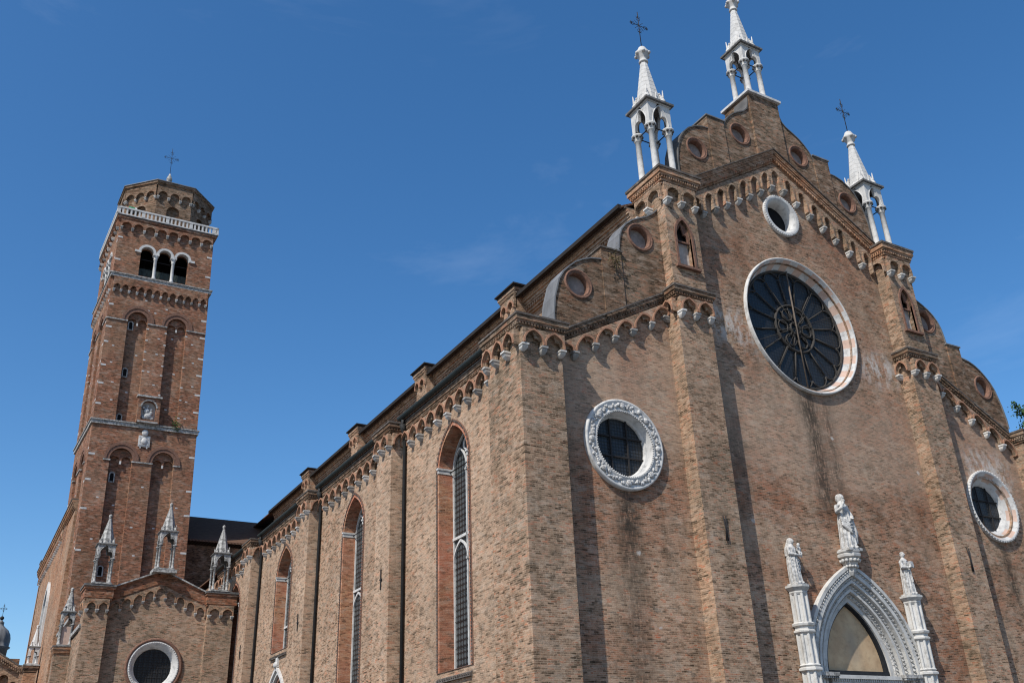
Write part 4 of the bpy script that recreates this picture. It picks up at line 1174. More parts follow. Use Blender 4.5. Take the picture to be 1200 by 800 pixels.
# top cornice, walkway slab and balustrade
b = MB(); capital(b, 0, Wf, 0, TD, 51.7, 52.25, .3, dent=False); tpart(b, 'walkway_cornice', [BRICK_R, DARKSLAB])
b = MB(); e = .26
z0, z1 = 52.27, 53.12
for q0, q1 in (((-e, -e), (Wf + e, -e)), ((-e, -e), (-e, TD + e)), ((Wf + e, -e), (Wf + e, TD + e)), ((-e, TD + e), (Wf + e, TD + e))):
    x0, x1 = sorted((q0[0], q1[0])); y0, y1 = sorted((q0[1], q1[1]))
    b.box(x0 - .09, x1 + .09, y0 - .09, y1 + .09, z1 - .16, z1); b.box(x0 - .08, x1 + .08, y0 - .08, y1 + .08, z0, z0 + .1)
o = tpart(b, 'balustrade', STONE)
bal = MB(); bal.box(-.075, .075, -.06, .06, .1, .72); bal.box(-.09, .09, -.075, .075, .1, .2); bal.box(-.09, .09, -.075, .075, .62, .71)
bme = bal.mesh('baluster', STONE)
nb = 25
for k in range(nb + 1):
    p = link('baluster', bme, o); p.location = (-e + (Wf + 2 * e) * k / nb, -e, z0)
    if k % 6 == 0: p.scale = (1.9, 1.3, 1)
for k in range(1, nb + 1):
    p = link('baluster', bme, o); p.location = (-e, -e + (TD + 2 * e) * k / nb, z0)
for k in range(1, nb):
    p = link('baluster', bme, o); p.location = (Wf + e, -e + (TD + 2 * e) * k / nb, z0)
# friezes
def tf(F, a0, a1, n, zc, top, **k):
    k.setdefault('inner', False); k.setdefault('mats', [BRICK_R, BRICK_R])
    return frieze(BT, F, a0, a1, n, zc, lambda a: top, big=False, **k)
for F, L_ in ((Ffront, Wf), (Fleft, TD)):
    tf(F, .1, L_ - .1, 8, 51.05, 51.8, p=.22, rise=.40, spring=.1, kind='r', lw=.10, cscale=1.2)
    tf(F, .15, L_ - .15, 12, 44.45, 45.72, p=.20, rise=.42, spring=.12, kind='p', lw=.06, inner=True)
# blind arches over the bays
def blind(F, L_, zs, w_, orr):
    for f in (.302, .698):
        ca = L_ * f; b = MB()
        for wo, wi, c1 in ((orr, orr - .22, .10), (orr - .22, w_ + .02, .05)):
            o_ = rarch(ca, wo, zs, 18, wo * 1.1); i_ = rarch(ca, wi, zs, 18, wi * 1.1)
            for q in range(18):
                P4 = [i_[q], o_[q], o_[q + 1], i_[q + 1]]
                vs = [F(x, z, c) for c in (-.02, c1) for x, z in P4]
                b.add(vs, [(4, 5, 6, 7), (0, 1, 5, 4), (1, 2, 6, 5), (2, 3, 7, 6), (3, 0, 4, 7)], 0)
        # twin sub-arches hanging in the head
        hw = w_ / 2 - .06
        head = [(ca - w_, zs - .05)] + rarch(ca - w_ / 2, hw, zs - .05, 10)[0:] + rarch(ca + w_ / 2, hw, zs - .05, 10) + [(ca + w_, zs - .05)] + [(x, z) for x, z in reversed(rarch(ca, w_ + .01, zs, 16, w_ * 1.14))]
        b.prism(F, head, [], -.46, -.22, 1)
        b.fbox(F, ca - .07, ca + .07, zs - .32, zs - .05, -.46, -.2, 2)
        tpart(b, 'blind_arch', [TERRA, BRICK_R, STONE])
for F, L_ in ((Ffront, Wf), (Fleft, TD)):
    blind(F, L_, 41.55, .86, 1.4); blind(F, L_, 28.4, .92, 1.42)
for F, L_ in ((Ffront, Wf), (Fleft, TD)):
    m0, m1 = L_ * .302, L_ * .698
    for z in (41.42, 28.25):
        for a0, a1 in ((.0 if z > 40 else m0 - 1.45, m0 - .86), (m0 + .86, m1 - .86), (m1 + .86, L_ if z > 40 else m1 + 1.45)):
            b = MB(); b.fbox(F, a0, a1, z, z + .12, -.1, .09); tpart(b, 'impost_block', STONE_G)
# scattered white blocks let into the brick
b = MB(); rnd = random.Random(11); NBLK = [0]
def blk(F, *q):
    if F is Ffront and NBLK[0] < 99:
        NBLK[0] += 1; c_ = MB(); c_.fbox(F, *q); tpart(c_, 'stone_block', STONE)
    else: b.fbox(F, *q)
for F, L_ in ((Ffront, Wf), (Fleft, TD)):
    for z in [33.2 + 1.9 * k for k in range(5)] + [28.9, 26.3, 24.2, 43.0, 20.5, 47.5, 49.8]:
        for a in (.02, L_ - .5):
            zz = z + rnd.uniform(-.3, .3); blk(F, a, a + rnd.uniform(.35, .5) if a < 1 else L_ - .015, zz, zz + .16, -.1, .012)
    for a_, zs_ in ((.95, (33.4, 35.2, 37.3, 39.0, 21.5, 25.0)), (L_ / 2 - .05, (35.4, 36.9, 38.6, 40.2, 42.6, 20.4, 22.7, 26.0)), (L_ - .95, (32.9, 34.6, 36.1, 38.3, 40.0, 22.0, 24.6)), (L_ * .302, (34.8, 38.2, 24.3)), (L_ * .698, (33.6, 37.0, 40.3, 22.9)), (L_ / 2 - 1.1, (42.9, 44.0)), (L_ / 2 + .9, (43.2, 42.4))):
        for zz in zs_:
            a = a_ + rnd.uniform(-.3, .3); zz += rnd.uniform(-.25, .25); dd = .45 if abs(a_ - L_ * .302) < .01 or abs(a_ - L_ * .698) < .01 else 0
            blk(F, a - .10, a + .10, zz, zz + .11, -.1 - dd, .012 - dd)
    for z in range(9):
        for a in (L_ * .302 + .8, L_ / 2 - .8, L_ / 2 + .8, L_ * .698 + .92):
            zz = 32.6 + z * 1.02 + rnd.uniform(-.2, .2); blk(F, a - .10, a + .10, zz, zz + .11, -.1, .012) if abs(a - L_ * .302) > .9 and rnd.random() < .6 else None
tag(tpart(b, 'stone_block', STONE), kind='stuff')
for z in (41.2, 36.55, 32.2, 26.9, 19.0):
    b = MB(); a = 2.13; c1 = -.42
    b.prism(Ffront, opening(a, .24, z - .42, z + .25, .24, 'r'), [opening(a, .15, z - .34, z + .25, .15, 'r')], -.47, -.36)
    b.prism(Ffront, opening(a, .15, z - .34, z + .25, .15, 'r'), [], -.46, -.435, 1)
    tpart(b, 'slit_window', [STONE_G, DARKIN])
# niche with relief and shield
b = MB()
b.prism(Ffront, [(3.42, 31.86), (5.3, 31.86), (5.3, 34.2), (3.42, 34.2)], [opening(4.36, .62, 32.1, 33.3, .62, 'r')], 0, .42, 0)
b.fbox(Ffront, 3.3, 5.42, 34.2, 34.36, 0, .55, 1)
b.fbox(Ffront, 3.5, 5.2, 31.84, 31.98, .2, .5, 1)
o_ = rarch(4.36, .72, 33.3, 16); i_ = rarch(4.36, .61, 33.3, 16)
for q in range(16):
    P4 = [i_[q], o_[q], o_[q + 1], i_[q + 1]]; vs = [Ffront(x, z, c) for c in (.3, .46) for x, z in P4]
    b.add(vs, [(4, 5, 6, 7), (0, 1, 5, 4), (1, 2, 6, 5), (2, 3, 7, 6), (3, 0, 4, 7)], 1)
b.fbox(Ffront, 3.74, 4.98, 32.1, 33.9, .0, .04, 2)
o = tpart(b, 'niche', [BRICK_R, STONE_G, PLASTER])
b = MB(); rnd = random.Random(5)
for (x, z, r_, sc_) in ((4.3, 33.45, .14, (1, .8, 1.1)), (4.25, 33.0, .26, (1, .6, 1.2)), (4.35, 32.55, .33, (1.1, .6, 1)), (4.62, 33.15, .13, (1, .8, 1.1)), (4.6, 32.85, .18, (1, .7, 1.1)), (4.05, 32.4, .22, (1, .6, .8)), (4.7, 32.35, .2, (1, .6, .8)), (3.98, 33.3, .12, (1, .8, 1))):
    b.sphere((x, -.14, z), r_, 8, 0, sc_)
b.build('relief', CARVED, o)
b = MB(); b.fbox(Ffront, 3.85, 4.8, 29.75, 30.75, 0, .1, 0); b.fbox(Ffront, 3.95, 4.7, 29.85, 30.65, .1, .13, 1); b.sphere((4.33, -.12, 31.0), .28, 8, 0, (1, .5, 1.1)); b.sphere((4.33, -.12, 30.25), .26, 8, 0, (1, .4, 1.2))
b.fbox(Ffront, 4.0, 4.1, 29.6, 29.75, 0, .09); b.fbox(Ffront, 4.55, 4.65, 29.6, 29.75, 0, .09)
tpart(b, 'carved_shield', [STONE, CARVED])
# octagonal drum
OC = (4.75, 4.65)
def FO(k, ap):
    t = -PI / 2 + k * PI / 4
    n = Vector((math.cos(t), math.sin(t), 0)); u = Vector((-n.y, n.x, 0))
    return lambda a, b_, c: (OC[0] + n.x * (ap + c) + u.x * a, OC[1] + n.y * (ap + c) + u.y * a, b_)
AP = 4.05; hs = AP * math.tan(PI / 8)
b = MB(); b.lathe((OC[0], OC[1], 0), [((AP - .3) / math.cos(PI / 8), 52.25), ((AP - .3) / math.cos(PI / 8), 57.1)], 8, smooth=False, rot=PI / 8)
for k in range(8):
    F = FO(k, AP)
    b.prism(F, [(-hs, 52.25), (hs, 52.25), (hs, 57.0), (-hs, 57.0)], [opening(0, .62, 52.4, 54.3, .62, 'r')], -.31, 0)
o = tpart(b, 'octagonal_drum', BRICK_T)
for k in (-2, -1, 0, 1, 2):
    F = FO(k, AP)
    f_ = frieze(BT, F, -hs, hs, 3, 55.7, lambda a: 57.05, p=.2, rise=.5, spring=.12, kind='r', lw=.12, inner=False, mats=[BRICK_T, BRICK_T], big=False, cscale=1.1, name='drum_frieze')
b = MB(); q = 1 / math.cos(PI / 8)
b.lathe((OC[0], OC[1], 0), [((AP + .2) * q, 57.0), ((AP + .2) * q, 57.15), ((AP + .32) * q, 57.2), ((AP + .32) * q, 57.42)], 8, smooth=False, rot=PI / 8)
b.lathe((OC[0], OC[1], 0), [((AP + .4) * q, 57.42), ((AP + .4) * q, 57.5), (.5, 58.6), (.3, 58.7)], 8, mi=1, smooth=False, rot=PI / 8)
tpart(b, 'drum_roof', [BRICK_T, LEAD])
b = MB(); b.lathe((OC[0], OC[1], 0), [(.28, 58.5), (.34, 59.8), (.42, 60.0), (.24, 60.1), (.2, 60.45), (.3, 60.65), (.28, 60.85), (.14, 61.2), (.06, 61.45)], 10)
iron_cross(b, OC[0], OC[1], 61.4, 3.3, 1)
tpart(b, 'finial_cross', [STONE_G, IRON])

# ------------------------------------------------------------------ chapel
YC = 42.0
CP = empty('side_chapel', (-4.3, YC, 0))
tag(CP, 'small gabled brick chapel with round window and grey pinnacles in front of the bell tower', 'chapel')
_ci = Matrix.Translation((4.3, -YC, 0))
def cpart(b_, n_, m_):
    o_ = b_.build(n_, m_, CP); o_.matrix_parent_inverse = _ci; return o_
def cfr(*a, **k):
    o_ = frieze(CP, *a, **k); o_.matrix_parent_inverse = _ci; return o_
zc = lambda x: 16.6 - .43 * abs(x + 4.3)
CW = (-4.15, 10.15)
F = FY(YC)
b = MB()
b.prism(F, [(-9.0, 0), (.7, 0), (.7, 14.8), (-1.0, 15.0), (-4.3, 16.2), (-7.6, 15.0), (-9.0, 14.6)], [circ(*CW, 1.5)], -.7, 0)
cpart(b, 'front_wall', BRICK_C)
b = MB(); b.box(-9.0, -8.3, YC + .7, 54.5, 0, 12.6); cpart(b, 'side_wall', BRICK_C)
b = MB(); b.box(-9.0, .7, YC + .7, 54.5, 12.4, 12.6); cpart(b, 'roof', TILE)
for x0, x1 in ((-9.02, -7.55), (-1.05, .72)):
    b = MB(); b.box(x0, x1, YC - .5, YC + 1.2, 0, 14.5); cpart(b, 'buttress', BRICK_C)
    b = MB(); capital(b, x0, x1, YC - .5, YC + 1.2, 14.25, 15.25, .28, dent=False, lv=[(0, .12, .4), (.12, .7, .55), (.7, .86, .8), (.86, 1, 1)]); cpart(b, 'buttress_cornice', [CHAPO, STONE_D])
    cfr(FY(YC - .5), x0, x1, 2, 13.62, lambda a: 14.3, p=.14, rise=.32, spring=.12, kind='p', lw=.10, inner=False, mats=[BRICK_C, BRICK_O], cscale=.8)
    if x0 < -8: cfr(FX(x0), YC - .5, YC + 1.2, 2, 13.62, lambda a: 14.3, p=.14, rise=.32, spring=.12, lw=.10, inner=False, mats=[BRICK_C, BRICK_O], cscale=.8, first=False)
CLV = [(0, .1, .5), (.1, .78, .6), (.78, .9, .85), (.9, 1, 1.1)]
b = MB(); rake(b, F, -7.55, -4.3, zc, 1.0, .30, CLV, dent=False); rake(b, F, -4.3, -1.05, zc, 1.0, .30, CLV, dent=False)
cpart(b, 'gable_cornice', [CHAPO, STONE_G])
cfr(F, -7.5, -4.66, 4, zc(-7.5) - 1.75, lambda a: zc(a) - .95, p=.14, slope=.43, rise=.32, spring=.22, lw=.09, inner=False, mats=[BRICK_C, BRICK_O], first=False, last=False, cscale=.7)
cfr(F, -3.94, -1.1, 4, zc(-3.94) - 1.75, lambda a: zc(a) - .95, p=.14, slope=-.43, rise=.32, spring=.22, lw=.09, inner=False, mats=[BRICK_C, BRICK_O], first=False, last=False, cscale=.7)
b = MB(); zz = zc(-4.66) - 1.75
b.prism(F, [(-4.66, zz), (-4.57, zz), (-4.57, zz + .3)] + parch(-4.3, .27, zz + .3, .34, 6)[1:-1] + [(-4.03, zz + .3), (-4.03, zz), (-3.94, zz), (-3.94, zc(-3.94) - .95), (-4.3, zc(-4.3) - .95), (-4.66, zc(-4.66) - .95)], [], -.05, .14)
o = cpart(b, 'arch_frieze', BRICK_C)
corbel(o, F, -4.66, zz, 0, True, .7); corbel(o, F, -3.94, zz, 0, True, .7)
# round window
b = MB()
b.ring(F, *CW, [(1.86, -.02), (1.86, .1), (1.74, .14), (1.66, .08)], 64, mats=lambda k, i: 1)
b.ring(F, *CW, [(1.66, .05), (1.6, .12), (1.5, .1), (1.26, -.3), (1.22, -.32), (1.2, -.45)], 64)
for k in range(64):
    t = 2 * PI * k / 64; b.sphere(F(CW[0] + 1.58 * math.cos(t), CW[1] + 1.58 * math.sin(t), .1), .045, 4)
o = cpart(b, 'round_window', [STONE, TERRA])
b = MB(); b.prism(F, circ(*CW, 1.3), [], -.5, -.42); b.build('glass', GLASSB, o)
b = MB()
for k in range(-3, 4):
    h = k * .32; q = math.sqrt(1.22 ** 2 - h * h)
    b.fbox(F, CW[0] - q, CW[0] + q, CW[1] + h - .015, CW[1] + h + .015, -.42, -.39); b.fbox(F, CW[0] + h - .015, CW[0] + h + .015, CW[1] - q, CW[1] + q, -.415, -.385)
b.build('window_bars', IRON, o)
def fixcp(o): o.matrix_parent_inverse = _ci
for x, z, k_ in ((-8.25, 15.25, 1), (-4.3, 16.5, 1), (-.42, 15.25, 1)):
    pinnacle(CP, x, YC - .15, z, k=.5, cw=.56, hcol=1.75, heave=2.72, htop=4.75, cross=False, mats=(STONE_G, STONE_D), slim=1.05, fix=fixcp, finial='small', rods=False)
    if x == -4.3:
        b = MB(); b.box(x - .8, x + .8, YC - .8, YC + .4, 16.3, 16.52); cpart(b, 'pinnacle_plinth', STONE_G)
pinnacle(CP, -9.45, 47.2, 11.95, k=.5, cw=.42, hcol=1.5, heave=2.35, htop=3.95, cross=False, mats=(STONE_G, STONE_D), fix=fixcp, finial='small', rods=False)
b = MB(); b.box(-10.0, -8.9, 46.6, 47.8, 0, 11.4); b.box(-9.75, -9.15, 46.9, 47.5, 12.0, 13.3, 1); cpart(b, 'side_buttress', [BRICK_C, PINK])
b = MB(); capital(b, -10.0, -8.9, 46.6, 47.8, 11.4, 11.95, .16, dent=False); cpart(b, 'buttress_cornice', [BRICK_O, STONE_D])
b = MB(); b.box(-9.15, -8.9, 42, 46.6, 12.5, 12.75); b.box(-9.3, -8.9, 47.8, 56, 13.9, 14.15); b.box(-9.1, -8.9, 47.8, 56, 12.4, 13.9, 1); cpart(b, 'side_cornice', [STONE_G, BRICK_C])

# far corner turret of the transept side
TT = empty('corner_turret', (-10.1, 66, 0)); tag(TT, 'slim brick turret topped by a small white pinnacle at the far left of the church', 'turret')
b = MB(); b.box(-.45, .5, -.5, .6, 0, 12.3); b.build('pier', BRICK_O, TT)
b = MB(); capital(b, -.4, .45, -.45, .55, 12.3, 13.0, .22, dent=False); b.build('cornice', [BRICK_T, STONE_G], TT)
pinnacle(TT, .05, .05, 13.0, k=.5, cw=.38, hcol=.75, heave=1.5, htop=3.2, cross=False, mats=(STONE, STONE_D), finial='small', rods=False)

# low brick building at the far left
LB = empty('brick_outbuilding', (-12, 72, 0)); tag(LB, 'brick gabled building with a sawtooth cornice at the lower left edge below the lead dome', 'building')
Ll = Matrix.Translation((12, -72, 0))
def lpart(b_, n_, m_):
    o_ = b_.build(n_, m_, LB); o_.matrix_parent_inverse = Ll; return o_
F = FY(72); zl = lambda x: 13.62 + .575 * (-10.5 - x) if x > -16 else 13.62 + .575 * 5.5 + .575 * (x + 16)
b = MB(); b.prism(F, [(-21.5, 0), (-10.5, 0), (-10.5, 13.3), (-16, 16.4), (-21.5, 13.3)], [opening(-11.72, .4, 11.5, 12.45, .42, 'r'), opening(-10.92, .3, 11.3, 12.0, .3, 'r')], -.6, 0)
b.box(-21.4, -10.6, 72.6, 80, 0, 13); b.box(-10.55, -9.7, 71.6, 72.6, 0, 13.0)
lpart(b, 'wall', BRICK_O)
b = MB(); rake(b, F, -21.5, -16, zl, .9, .3, dent=False); rake(b, F, -16, -10.5, zl, .9, .3, dent=False); capital(b, -10.55, -9.7, 71.6, 72.6, 13.0, 13.66, .2)
for k in range(30):
    x = -16 + k * .18
    for h in (.62, .36): b.fbox(F, x, x + .09, zl(x) - h - .1, zl(x) - h + .05, .12, .3)
lpart(b, 'cornice', [BRICK_O, DARKSLAB])
b = MB(); b.box(-11.5, -10.62, 73.5, 74.3, 13, 14.45); lpart(b, 'chimney', BRICK_R)
b = MB(); P = [(-21.8, 13.3), (-16, 16.7), (-10.3, 13.4), (-10.3, 13.2), (-16, 16.5), (-21.8, 13.1)]
b.prism(FYb(72.1), P, [], 0, 8); lpart(b, 'roof', TILE)

# lead dome with a cross behind
DM = empty('lead_dome_turret', (-12.05, 95, 0)); tag(DM, 'grey ribbed lead dome with ball and cross rising at the far left edge', 'dome')
b = MB(); b.lathe((0, 0, 0), [(1.05, 0), (1.05, 17.2), (1.1, 17.4)], 16); b.build('drum', plain('pale_render', (.40, .34, .29), .2, 2), DM)
b = MB(); n = 64; prof = [(1.32, 18.25), (1.38, 18.35), (1.16, 18.45), (1.2, 18.9), (1.2, 19.3), (1.1, 19.75), (.85, 20.2), (.5, 20.5), (.32, 20.7), (.3, 20.95), (.36, 21.0), (.2, 21.1), (.16, 21.25)]
vs = []; fs = []
for r_, z in prof:
    for k in range(n):
        t = 2 * PI * k / n; q = r_ * (1 + (.045 * abs(math.cos(t * 6)) if 18.4 < z < 20.6 else 0)); vs.append((q * math.cos(t), q * math.sin(t), z))
for i in range(len(prof) - 1):
    for k in range(n): k2 = (k + 1) % n; fs.append((i * n + k, i * n + k2, i * n + n + k2, i * n + n + k))
b.add(vs, fs, 0, True); b.lathe((0, 0, 0), [(1.1, 17.4), (1.15, 18.1), (1.35, 18.26)], 16); b.build('dome', LEAD, DM)
b = MB(); b.sphere((0, 0, 21.5), .22, 8); iron_cross(b, 0, 0, 21.6, 1.5); b.build('cross', IRON, DM)

# ------------------------------------------------------------------ statues
def statue(name, loc, h, pose, label):
    """standing draped marble figure of height h on a small plinth; one closed surface by voxel remesh"""
    b = MB(); k = h / 1.8
    rnd = random.Random(hash(pose) % 97 if False else len(pose))
    secs = [(0, .27, .24), (.12, .26, .23), (.4, .25, .21), (.75, .235, .195), (.98, .23, .19), (1.15, .20, .165), (1.32, .225, .17), (1.42, .215, .15), (1.49, .13, .11), (1.55, .065, .07), (1.6, .06, .06)]
    n = 72; vs = []; fs = []
    lean = {'blessing': .05, 'child': -.04, 'friar': .03}[pose]
    for z, rx, ry in secs:
        fade = 1 if z < 1.25 else max(0, 1 - (z - 1.25) / .2)
        cx = lean * math.sin(z / 1.6 * PI) ; cy = 0
        for j in range(n):
            t = 2 * PI * j / n
            fold = 1 + fade * (.085 * math.sin(9 * t + z * 1.2) + .055 * math.sin(15 * t - z * 2.3 + 1) + .035 * math.sin(5 * t + z * 4))
            vs.append(((cx + rx * fold * math.cos(t)), cy + ry * fold * math.sin(t), z))
    m = len(secs)
    for i in range(m - 1):
        for j in range(n): j2 = (j + 1) % n; fs.append((i * n + j, i * n + j2, i * n + n + j2, i * n + n + j))
    fs.append(tuple(range(n))); fs.append(tuple((m - 1) * n + j for j in range(n)))
    b.add(vs, fs)
    hx = {'blessing': .02, 'child': .03, 'friar': -.01}[pose]
    b.sphere((hx, -.02, 1.68), .115, 12, 0, (.85, 1.0, 1.15))            # head
    b.tube([(hx, -.01, 1.45), (hx, -.015, 1.62)], [.075, .06], 10)       # neck
    b.tube([(hx, -.125, 1.70), (hx, -.155, 1.655)], [.014, .024], 6)     # nose
    b.sphere((hx - .035, -.105, 1.70), .02, 6); b.sphere((hx + .035, -.105, 1.70), .02, 6)
    b.tube([(hx - .03, -.115, 1.625), (hx + .03, -.115, 1.625)], .012, 5)
    # feet
    for sx in (-1, 1): b.sphere((sx * .1, -.2, .05), .07, 8, 0, (.8, 1.6, .7))
    def arm(P, r): b.tube(P, r, 10)
    def hand(p, d, s=1):
        p = Vector(p); d = Vector(d).normalized(); b.sphere(p + d * .03, .042 * s, 7, 0, (1, 1, 1))
        u = d.cross(Vector((0, 0, 1))); u = u.normalized() if u.length > .1 else Vector((1, 0, 0))
        for f in (-.03, -.01, .01, .03): b.tube([p + d * .04 + u * f, p + d * (.12 - abs(f)) + u * f * 1.3], [.014, .011], 5)
        b.tube([p + u * .03, p + u * .06 + d * .04], [.014, .011], 5)
    if pose == 'blessing':
        b.sphere((hx, -.085, 1.59), .07, 8, 0, (.9, .7, 1.3))                       # beard
        b.sphere((hx, .05, 1.66), .12, 10, 0, (1.05, .9, 1.35))                      # long hair
        arm([(-.2, 0, 1.40), (-.29, -.05, 1.18), (-.24, -.2, 1.28), (-.13, -.24, 1.47)], [.085, .075, .06, .04]); hand((-.12, -.25, 1.48), (.1, -.1, 1))
        arm([(.2, 0, 1.40), (.29, -.04, 1.15), (.2, -.2, 1.0)], [.085, .075, .05]); hand((.18, -.21, .98), (-.5, -.4, -.2))
        # diagonal mantle swag
        for q in range(5):
            b.tube([(-.24, -.08 - .01 * q, 1.02 - q * .06), (0, -.215 - .008 * q, .86 - q * .09), (.2, -.16, .98 - q * .13), (.27, -.02, 1.0 - q * .1)], [.035, .035, .03, .03], 6)
        b.tube([(.24, -.1, 1.0), (.27, -.12, .55), (.25, -.1, .2)], [.06, .09, .07], 8)
    elif pose == 'child':
        b.sphere((hx, .04, 1.66), .135, 10, 0, (1.0, .95, 1.3))                      # veil
        b.tube([(hx, .07, 1.7), (-.02, .12, 1.4), (-.05, .14, 1.1)], [.1, .16, .15], 10)
        arm([(-.2, 0, 1.40), (-.27, -.08, 1.15), (-.1, -.22, 1.12), (.1, -.26, 1.1)], [.085, .075, .055, .04]); hand((.1, -.26, 1.1), (1, -.2, .1))
        arm([(.2, 0, 1.40), (.3, -.05, 1.18), (.22, -.24, 1.15)], [.085, .075, .05]); hand((.2, -.24, 1.16), (-.6, -.4, .3))
        # child on the arm
        b.sphere((.2, -.2, 1.34), .10, 9, 0, (1, .9, 1.25)); b.sphere((.2, -.22, 1.53), .07, 9, 0, (1, 1, 1.1))
        b.tube([(.2, -.2, 1.28), (.12, -.27, 1.18), (.1, -.26, 1.02)], [.06, .045, .03], 7); b.tube([(.26, -.22, 1.25), (.2, -.3, 1.15), (.2, -.27, 1.02)], [.055, .045, .03], 7)
        b.tube([(.17, -.22, 1.42), (.07, -.27, 1.4), (.03, -.24, 1.46)], [.03, .025, .02], 6)
        for q in range(4): b.tube([(-.22, -.1, .95 - q * .12), (0, -.2, .8 - q * .14), (.2, -.15, .95 - q * .1)], .032, 6)
    else:
        b.tube([(hx - .1, 0, 1.73), (hx, -.1, 1.75), (hx + .1, 0, 1.73), (hx, .1, 1.72), (hx - .1, 0, 1.73)], .025, 6)   # ring of hair
        for q in range(3): b.tube([(-.17, 0, 1.43 + q * .02), (0, -.14, 1.42), (.17, 0, 1.43 + q * .02), (0, .12, 1.42)], .05, 6)        # cowl
        arm([(-.2, 0, 1.38), (-.28, -.08, 1.12), (-.1, -.24, 1.1)], [.09, .095, .07]); hand((-.08, -.25, 1.1), (1, -.2, .2))
        arm([(.2, 0, 1.38), (.28, -.08, 1.14), (.1, -.26, 1.2)], [.09, .095, .07]); hand((.08, -.27, 1.2), (-1, -.2, .2))
        b.box(-.04, .2, -.34, -.24, 1.1, 1.36)       # book
        b.tube([(-.235, 0, .98), (-.15, -.15, .97), (0, -.205, .97), (.15, -.15, .97), (.235, 0, .98)], .025, 6)     # cord
        b.tube([(.04, -.22, .97), (.05, -.25, .5)], .018, 5)
    b.box(-.3, .3, -.27, .25, -.06, .03)
    me = b.mesh(name, MARBLE)
    tmp = bpy.data.objects.new('tmp', me); COL.objects.link(tmp)
    rm = tmp.modifiers.new('r', 'REMESH'); rm.mode = 'VOXEL'; rm.voxel_size = .0135; rm.use_smooth_shade = True
    sm = tmp.modifiers.new('s', 'SMOOTH'); sm.iterations = 1; sm.factor = .3
    dg = bpy.context.evaluated_depsgraph_get(); ev = tmp.evaluated_get(dg)
    me2 = bpy.data.meshes.new_from_object(ev)
    bpy.data.objects.remove(tmp)
    if not me2.materials: me2.materials.append(MARBLE)
    o = link(name, me2); o.location = loc; o.scale = (k, k, k)
    tag(o, label, 'statue', 'statues above the portal')
    return o
st = statue('statue', (16, -.28, 10.30), 2.42, 'blessing', 'tall white marble statue of a robed bearded man on the bracket above the portal arch'); st.rotation_euler.z = .0
st = statue('statue', (12.66, -.22, 8.66), 1.85, 'child', 'white marble statue of a veiled woman holding a child on the left portal column'); st.rotation_euler.z = .15
st = statue('statue', (19.34, -.22, 8.66), 1.85, 'friar', 'white marble statue of a friar with a book on the right portal column'); st.rotation_euler.z = .1

# ------------------------------------------------------------------ objects on the tower walkway
Mt = Matrix.Translation(BT.location) @ BT.rotation_euler.to_matrix().to_4x4()
p = Mt @ Vector((.95, .55, 52.27))
WR = empty('equipment_stand', p); tag(WR, 'small green and white equipment on a dark stand on the tower walkway behind the balustrade', 'equipment')  # unidentified piece of equipment; gives no light
b = MB(); 
for dx, dy in ((-.25, -.1), (.25, -.1), (0, .3)): b.tube([(dx, dy, 0), (0, 0, 1.0)], .03, 5)
b.box(-.4, .35, -.15, .15, .85, 1.15); b.build('stand', IRON, WR)
b = MB(); b.box(-.32, .22, -.12, .12, 1.17, 1.48); b.build('green_box', plain('green_plastic', (.05, .30, .15), .2, 4), WR)
b = MB(); b.box(.23, .42, -.1, .1, 1.17, 1.5); b.build('white_box', plain('white_plastic', (.75, .75, .7), .1, 4), WR)

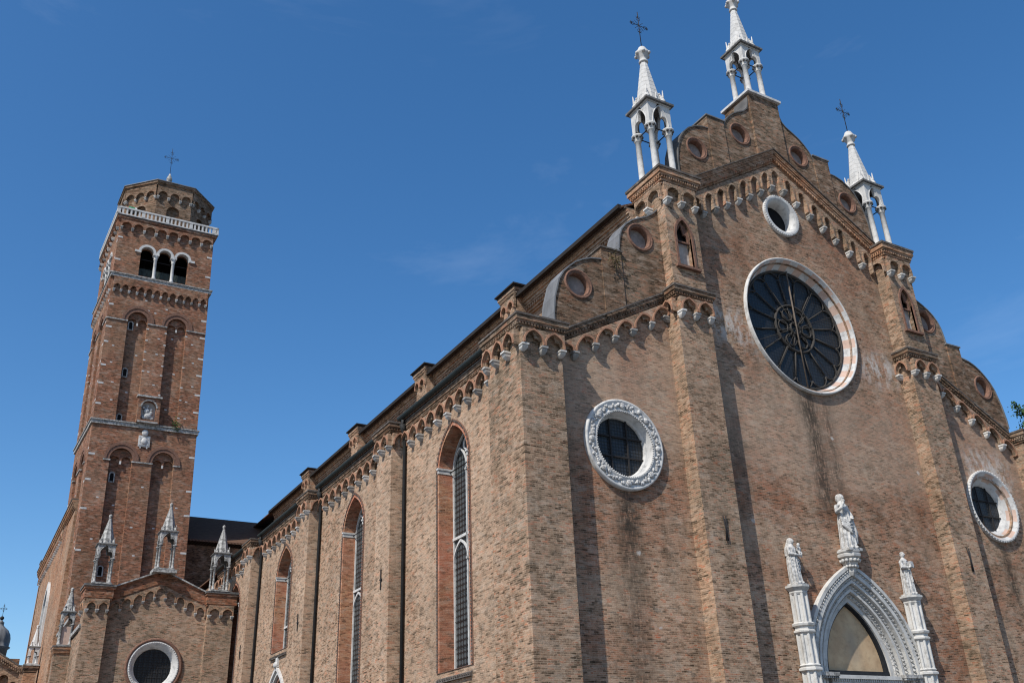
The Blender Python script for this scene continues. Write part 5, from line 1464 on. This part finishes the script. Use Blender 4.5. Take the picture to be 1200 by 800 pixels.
# ------------------------------------------------------------------ tree beyond the right aisle
TR = empty('leafy_tree', (42.1, 3, .1)); tag(TR, 'dark green leafy tree reaching in at the right edge beyond the aisle', 'tree')
b = MB(); b.tube([(0, 0, 0), (.1, 0, 5), (-.2, .1, 11), (0, 0, 18)], [.45, .36, .24, .08], 10)
rnd = random.Random(21)
limbs = []
for k in range(26):
    a = rnd.uniform(0, 2 * PI); z = rnd.uniform(6, 17); l_ = rnd.uniform(2.5, 4.6) * (1 - abs(z - 11) / 16)
    e_ = (l_ * math.cos(a), l_ * math.sin(a), z + rnd.uniform(.8, 2.6)); limbs.append(e_)
    b.tube([(0, 0, z), (e_[0] * .5, e_[1] * .5, z + .6), e_], [.12, .07, .03], 6)
tip = (-5.0, 0, 21.35)
b.tube([(0, 0, 15.5), (-2.4, 0, 19.0), tip], [.12, .08, .02], 6); b.build('trunk', plain('bark', (.09, .07, .05), .3, 6), TR)
b = MB()
def leaf(c, s_):
    d = Vector((rnd.gauss(0, 1), rnd.gauss(0, 1), rnd.gauss(0, 1))).normalized(); u = d.orthogonal().normalized(); v = d.cross(u)
    c = Vector(c); b.add([c - u * s_, c + v * s_ * .5, c + u * s_, c - v * s_ * .5], [(0, 1, 2, 3)])
for e_ in limbs:
    for k in range(420):
        r_ = abs(rnd.gauss(0, .75)); d = Vector((rnd.gauss(0, 1), rnd.gauss(0, 1), rnd.gauss(0, .8))).normalized() * r_; leaf(Vector(e_) + d, rnd.uniform(.07, .13))
for base, nn, sp in (((-4.6, 0, 21.1), 260, .38), ((-5.15, 0, 21.4), 70, .22), ((-4.3, 0, 20.3), 260, .4), ((-5.5, -.1, 21.55), 22, .12), ((-3.4, 0, 20.2), 500, .7), ((-2.6, 0, 19.6), 600, .9)):
    for k in range(nn):
        d = Vector((rnd.gauss(0, 1), rnd.gauss(0, 1), rnd.gauss(0, .7))) * sp * .6; leaf(Vector(base) + d, rnd.uniform(.06, .11))
def leafm():
    m = NT('leaves'); m.color(m.mix(m.noise(2.5, 4), (.025, .055, .015), (.075, .13, .03))); m.rough(.6); return m.m
b.build('crown', leafm(), TR)

# wall plants
PL = MB(); rnd = random.Random(9)
b = PL
for k in range(110):
    leaf(Vector((5.0 + rnd.gauss(0, .18), -.38 + rnd.uniform(-.12, .02), 21.55 + rnd.gauss(0, .28))), rnd.uniform(.04, .08))
o = PL.build('wall_plant', plain('dry_plant', (.13, .10, .05), .4, 5)); tag(o, 'dry brownish plant growing on the left aisle parapet pier', 'plant')
PL = MB(); b = PL
pc = Mt @ Vector((6.85, -.28, 32.1))
for k in range(120): leaf(pc + Vector((rnd.gauss(0, .22), rnd.uniform(-.2, .1), rnd.gauss(0, .28))), rnd.uniform(.06, .1))
o = PL.build('wall_plant', plain('green_plant', (.05, .10, .03), .3, 5)); tag(o, 'small green plant growing on the white string course of the bell tower', 'plant')
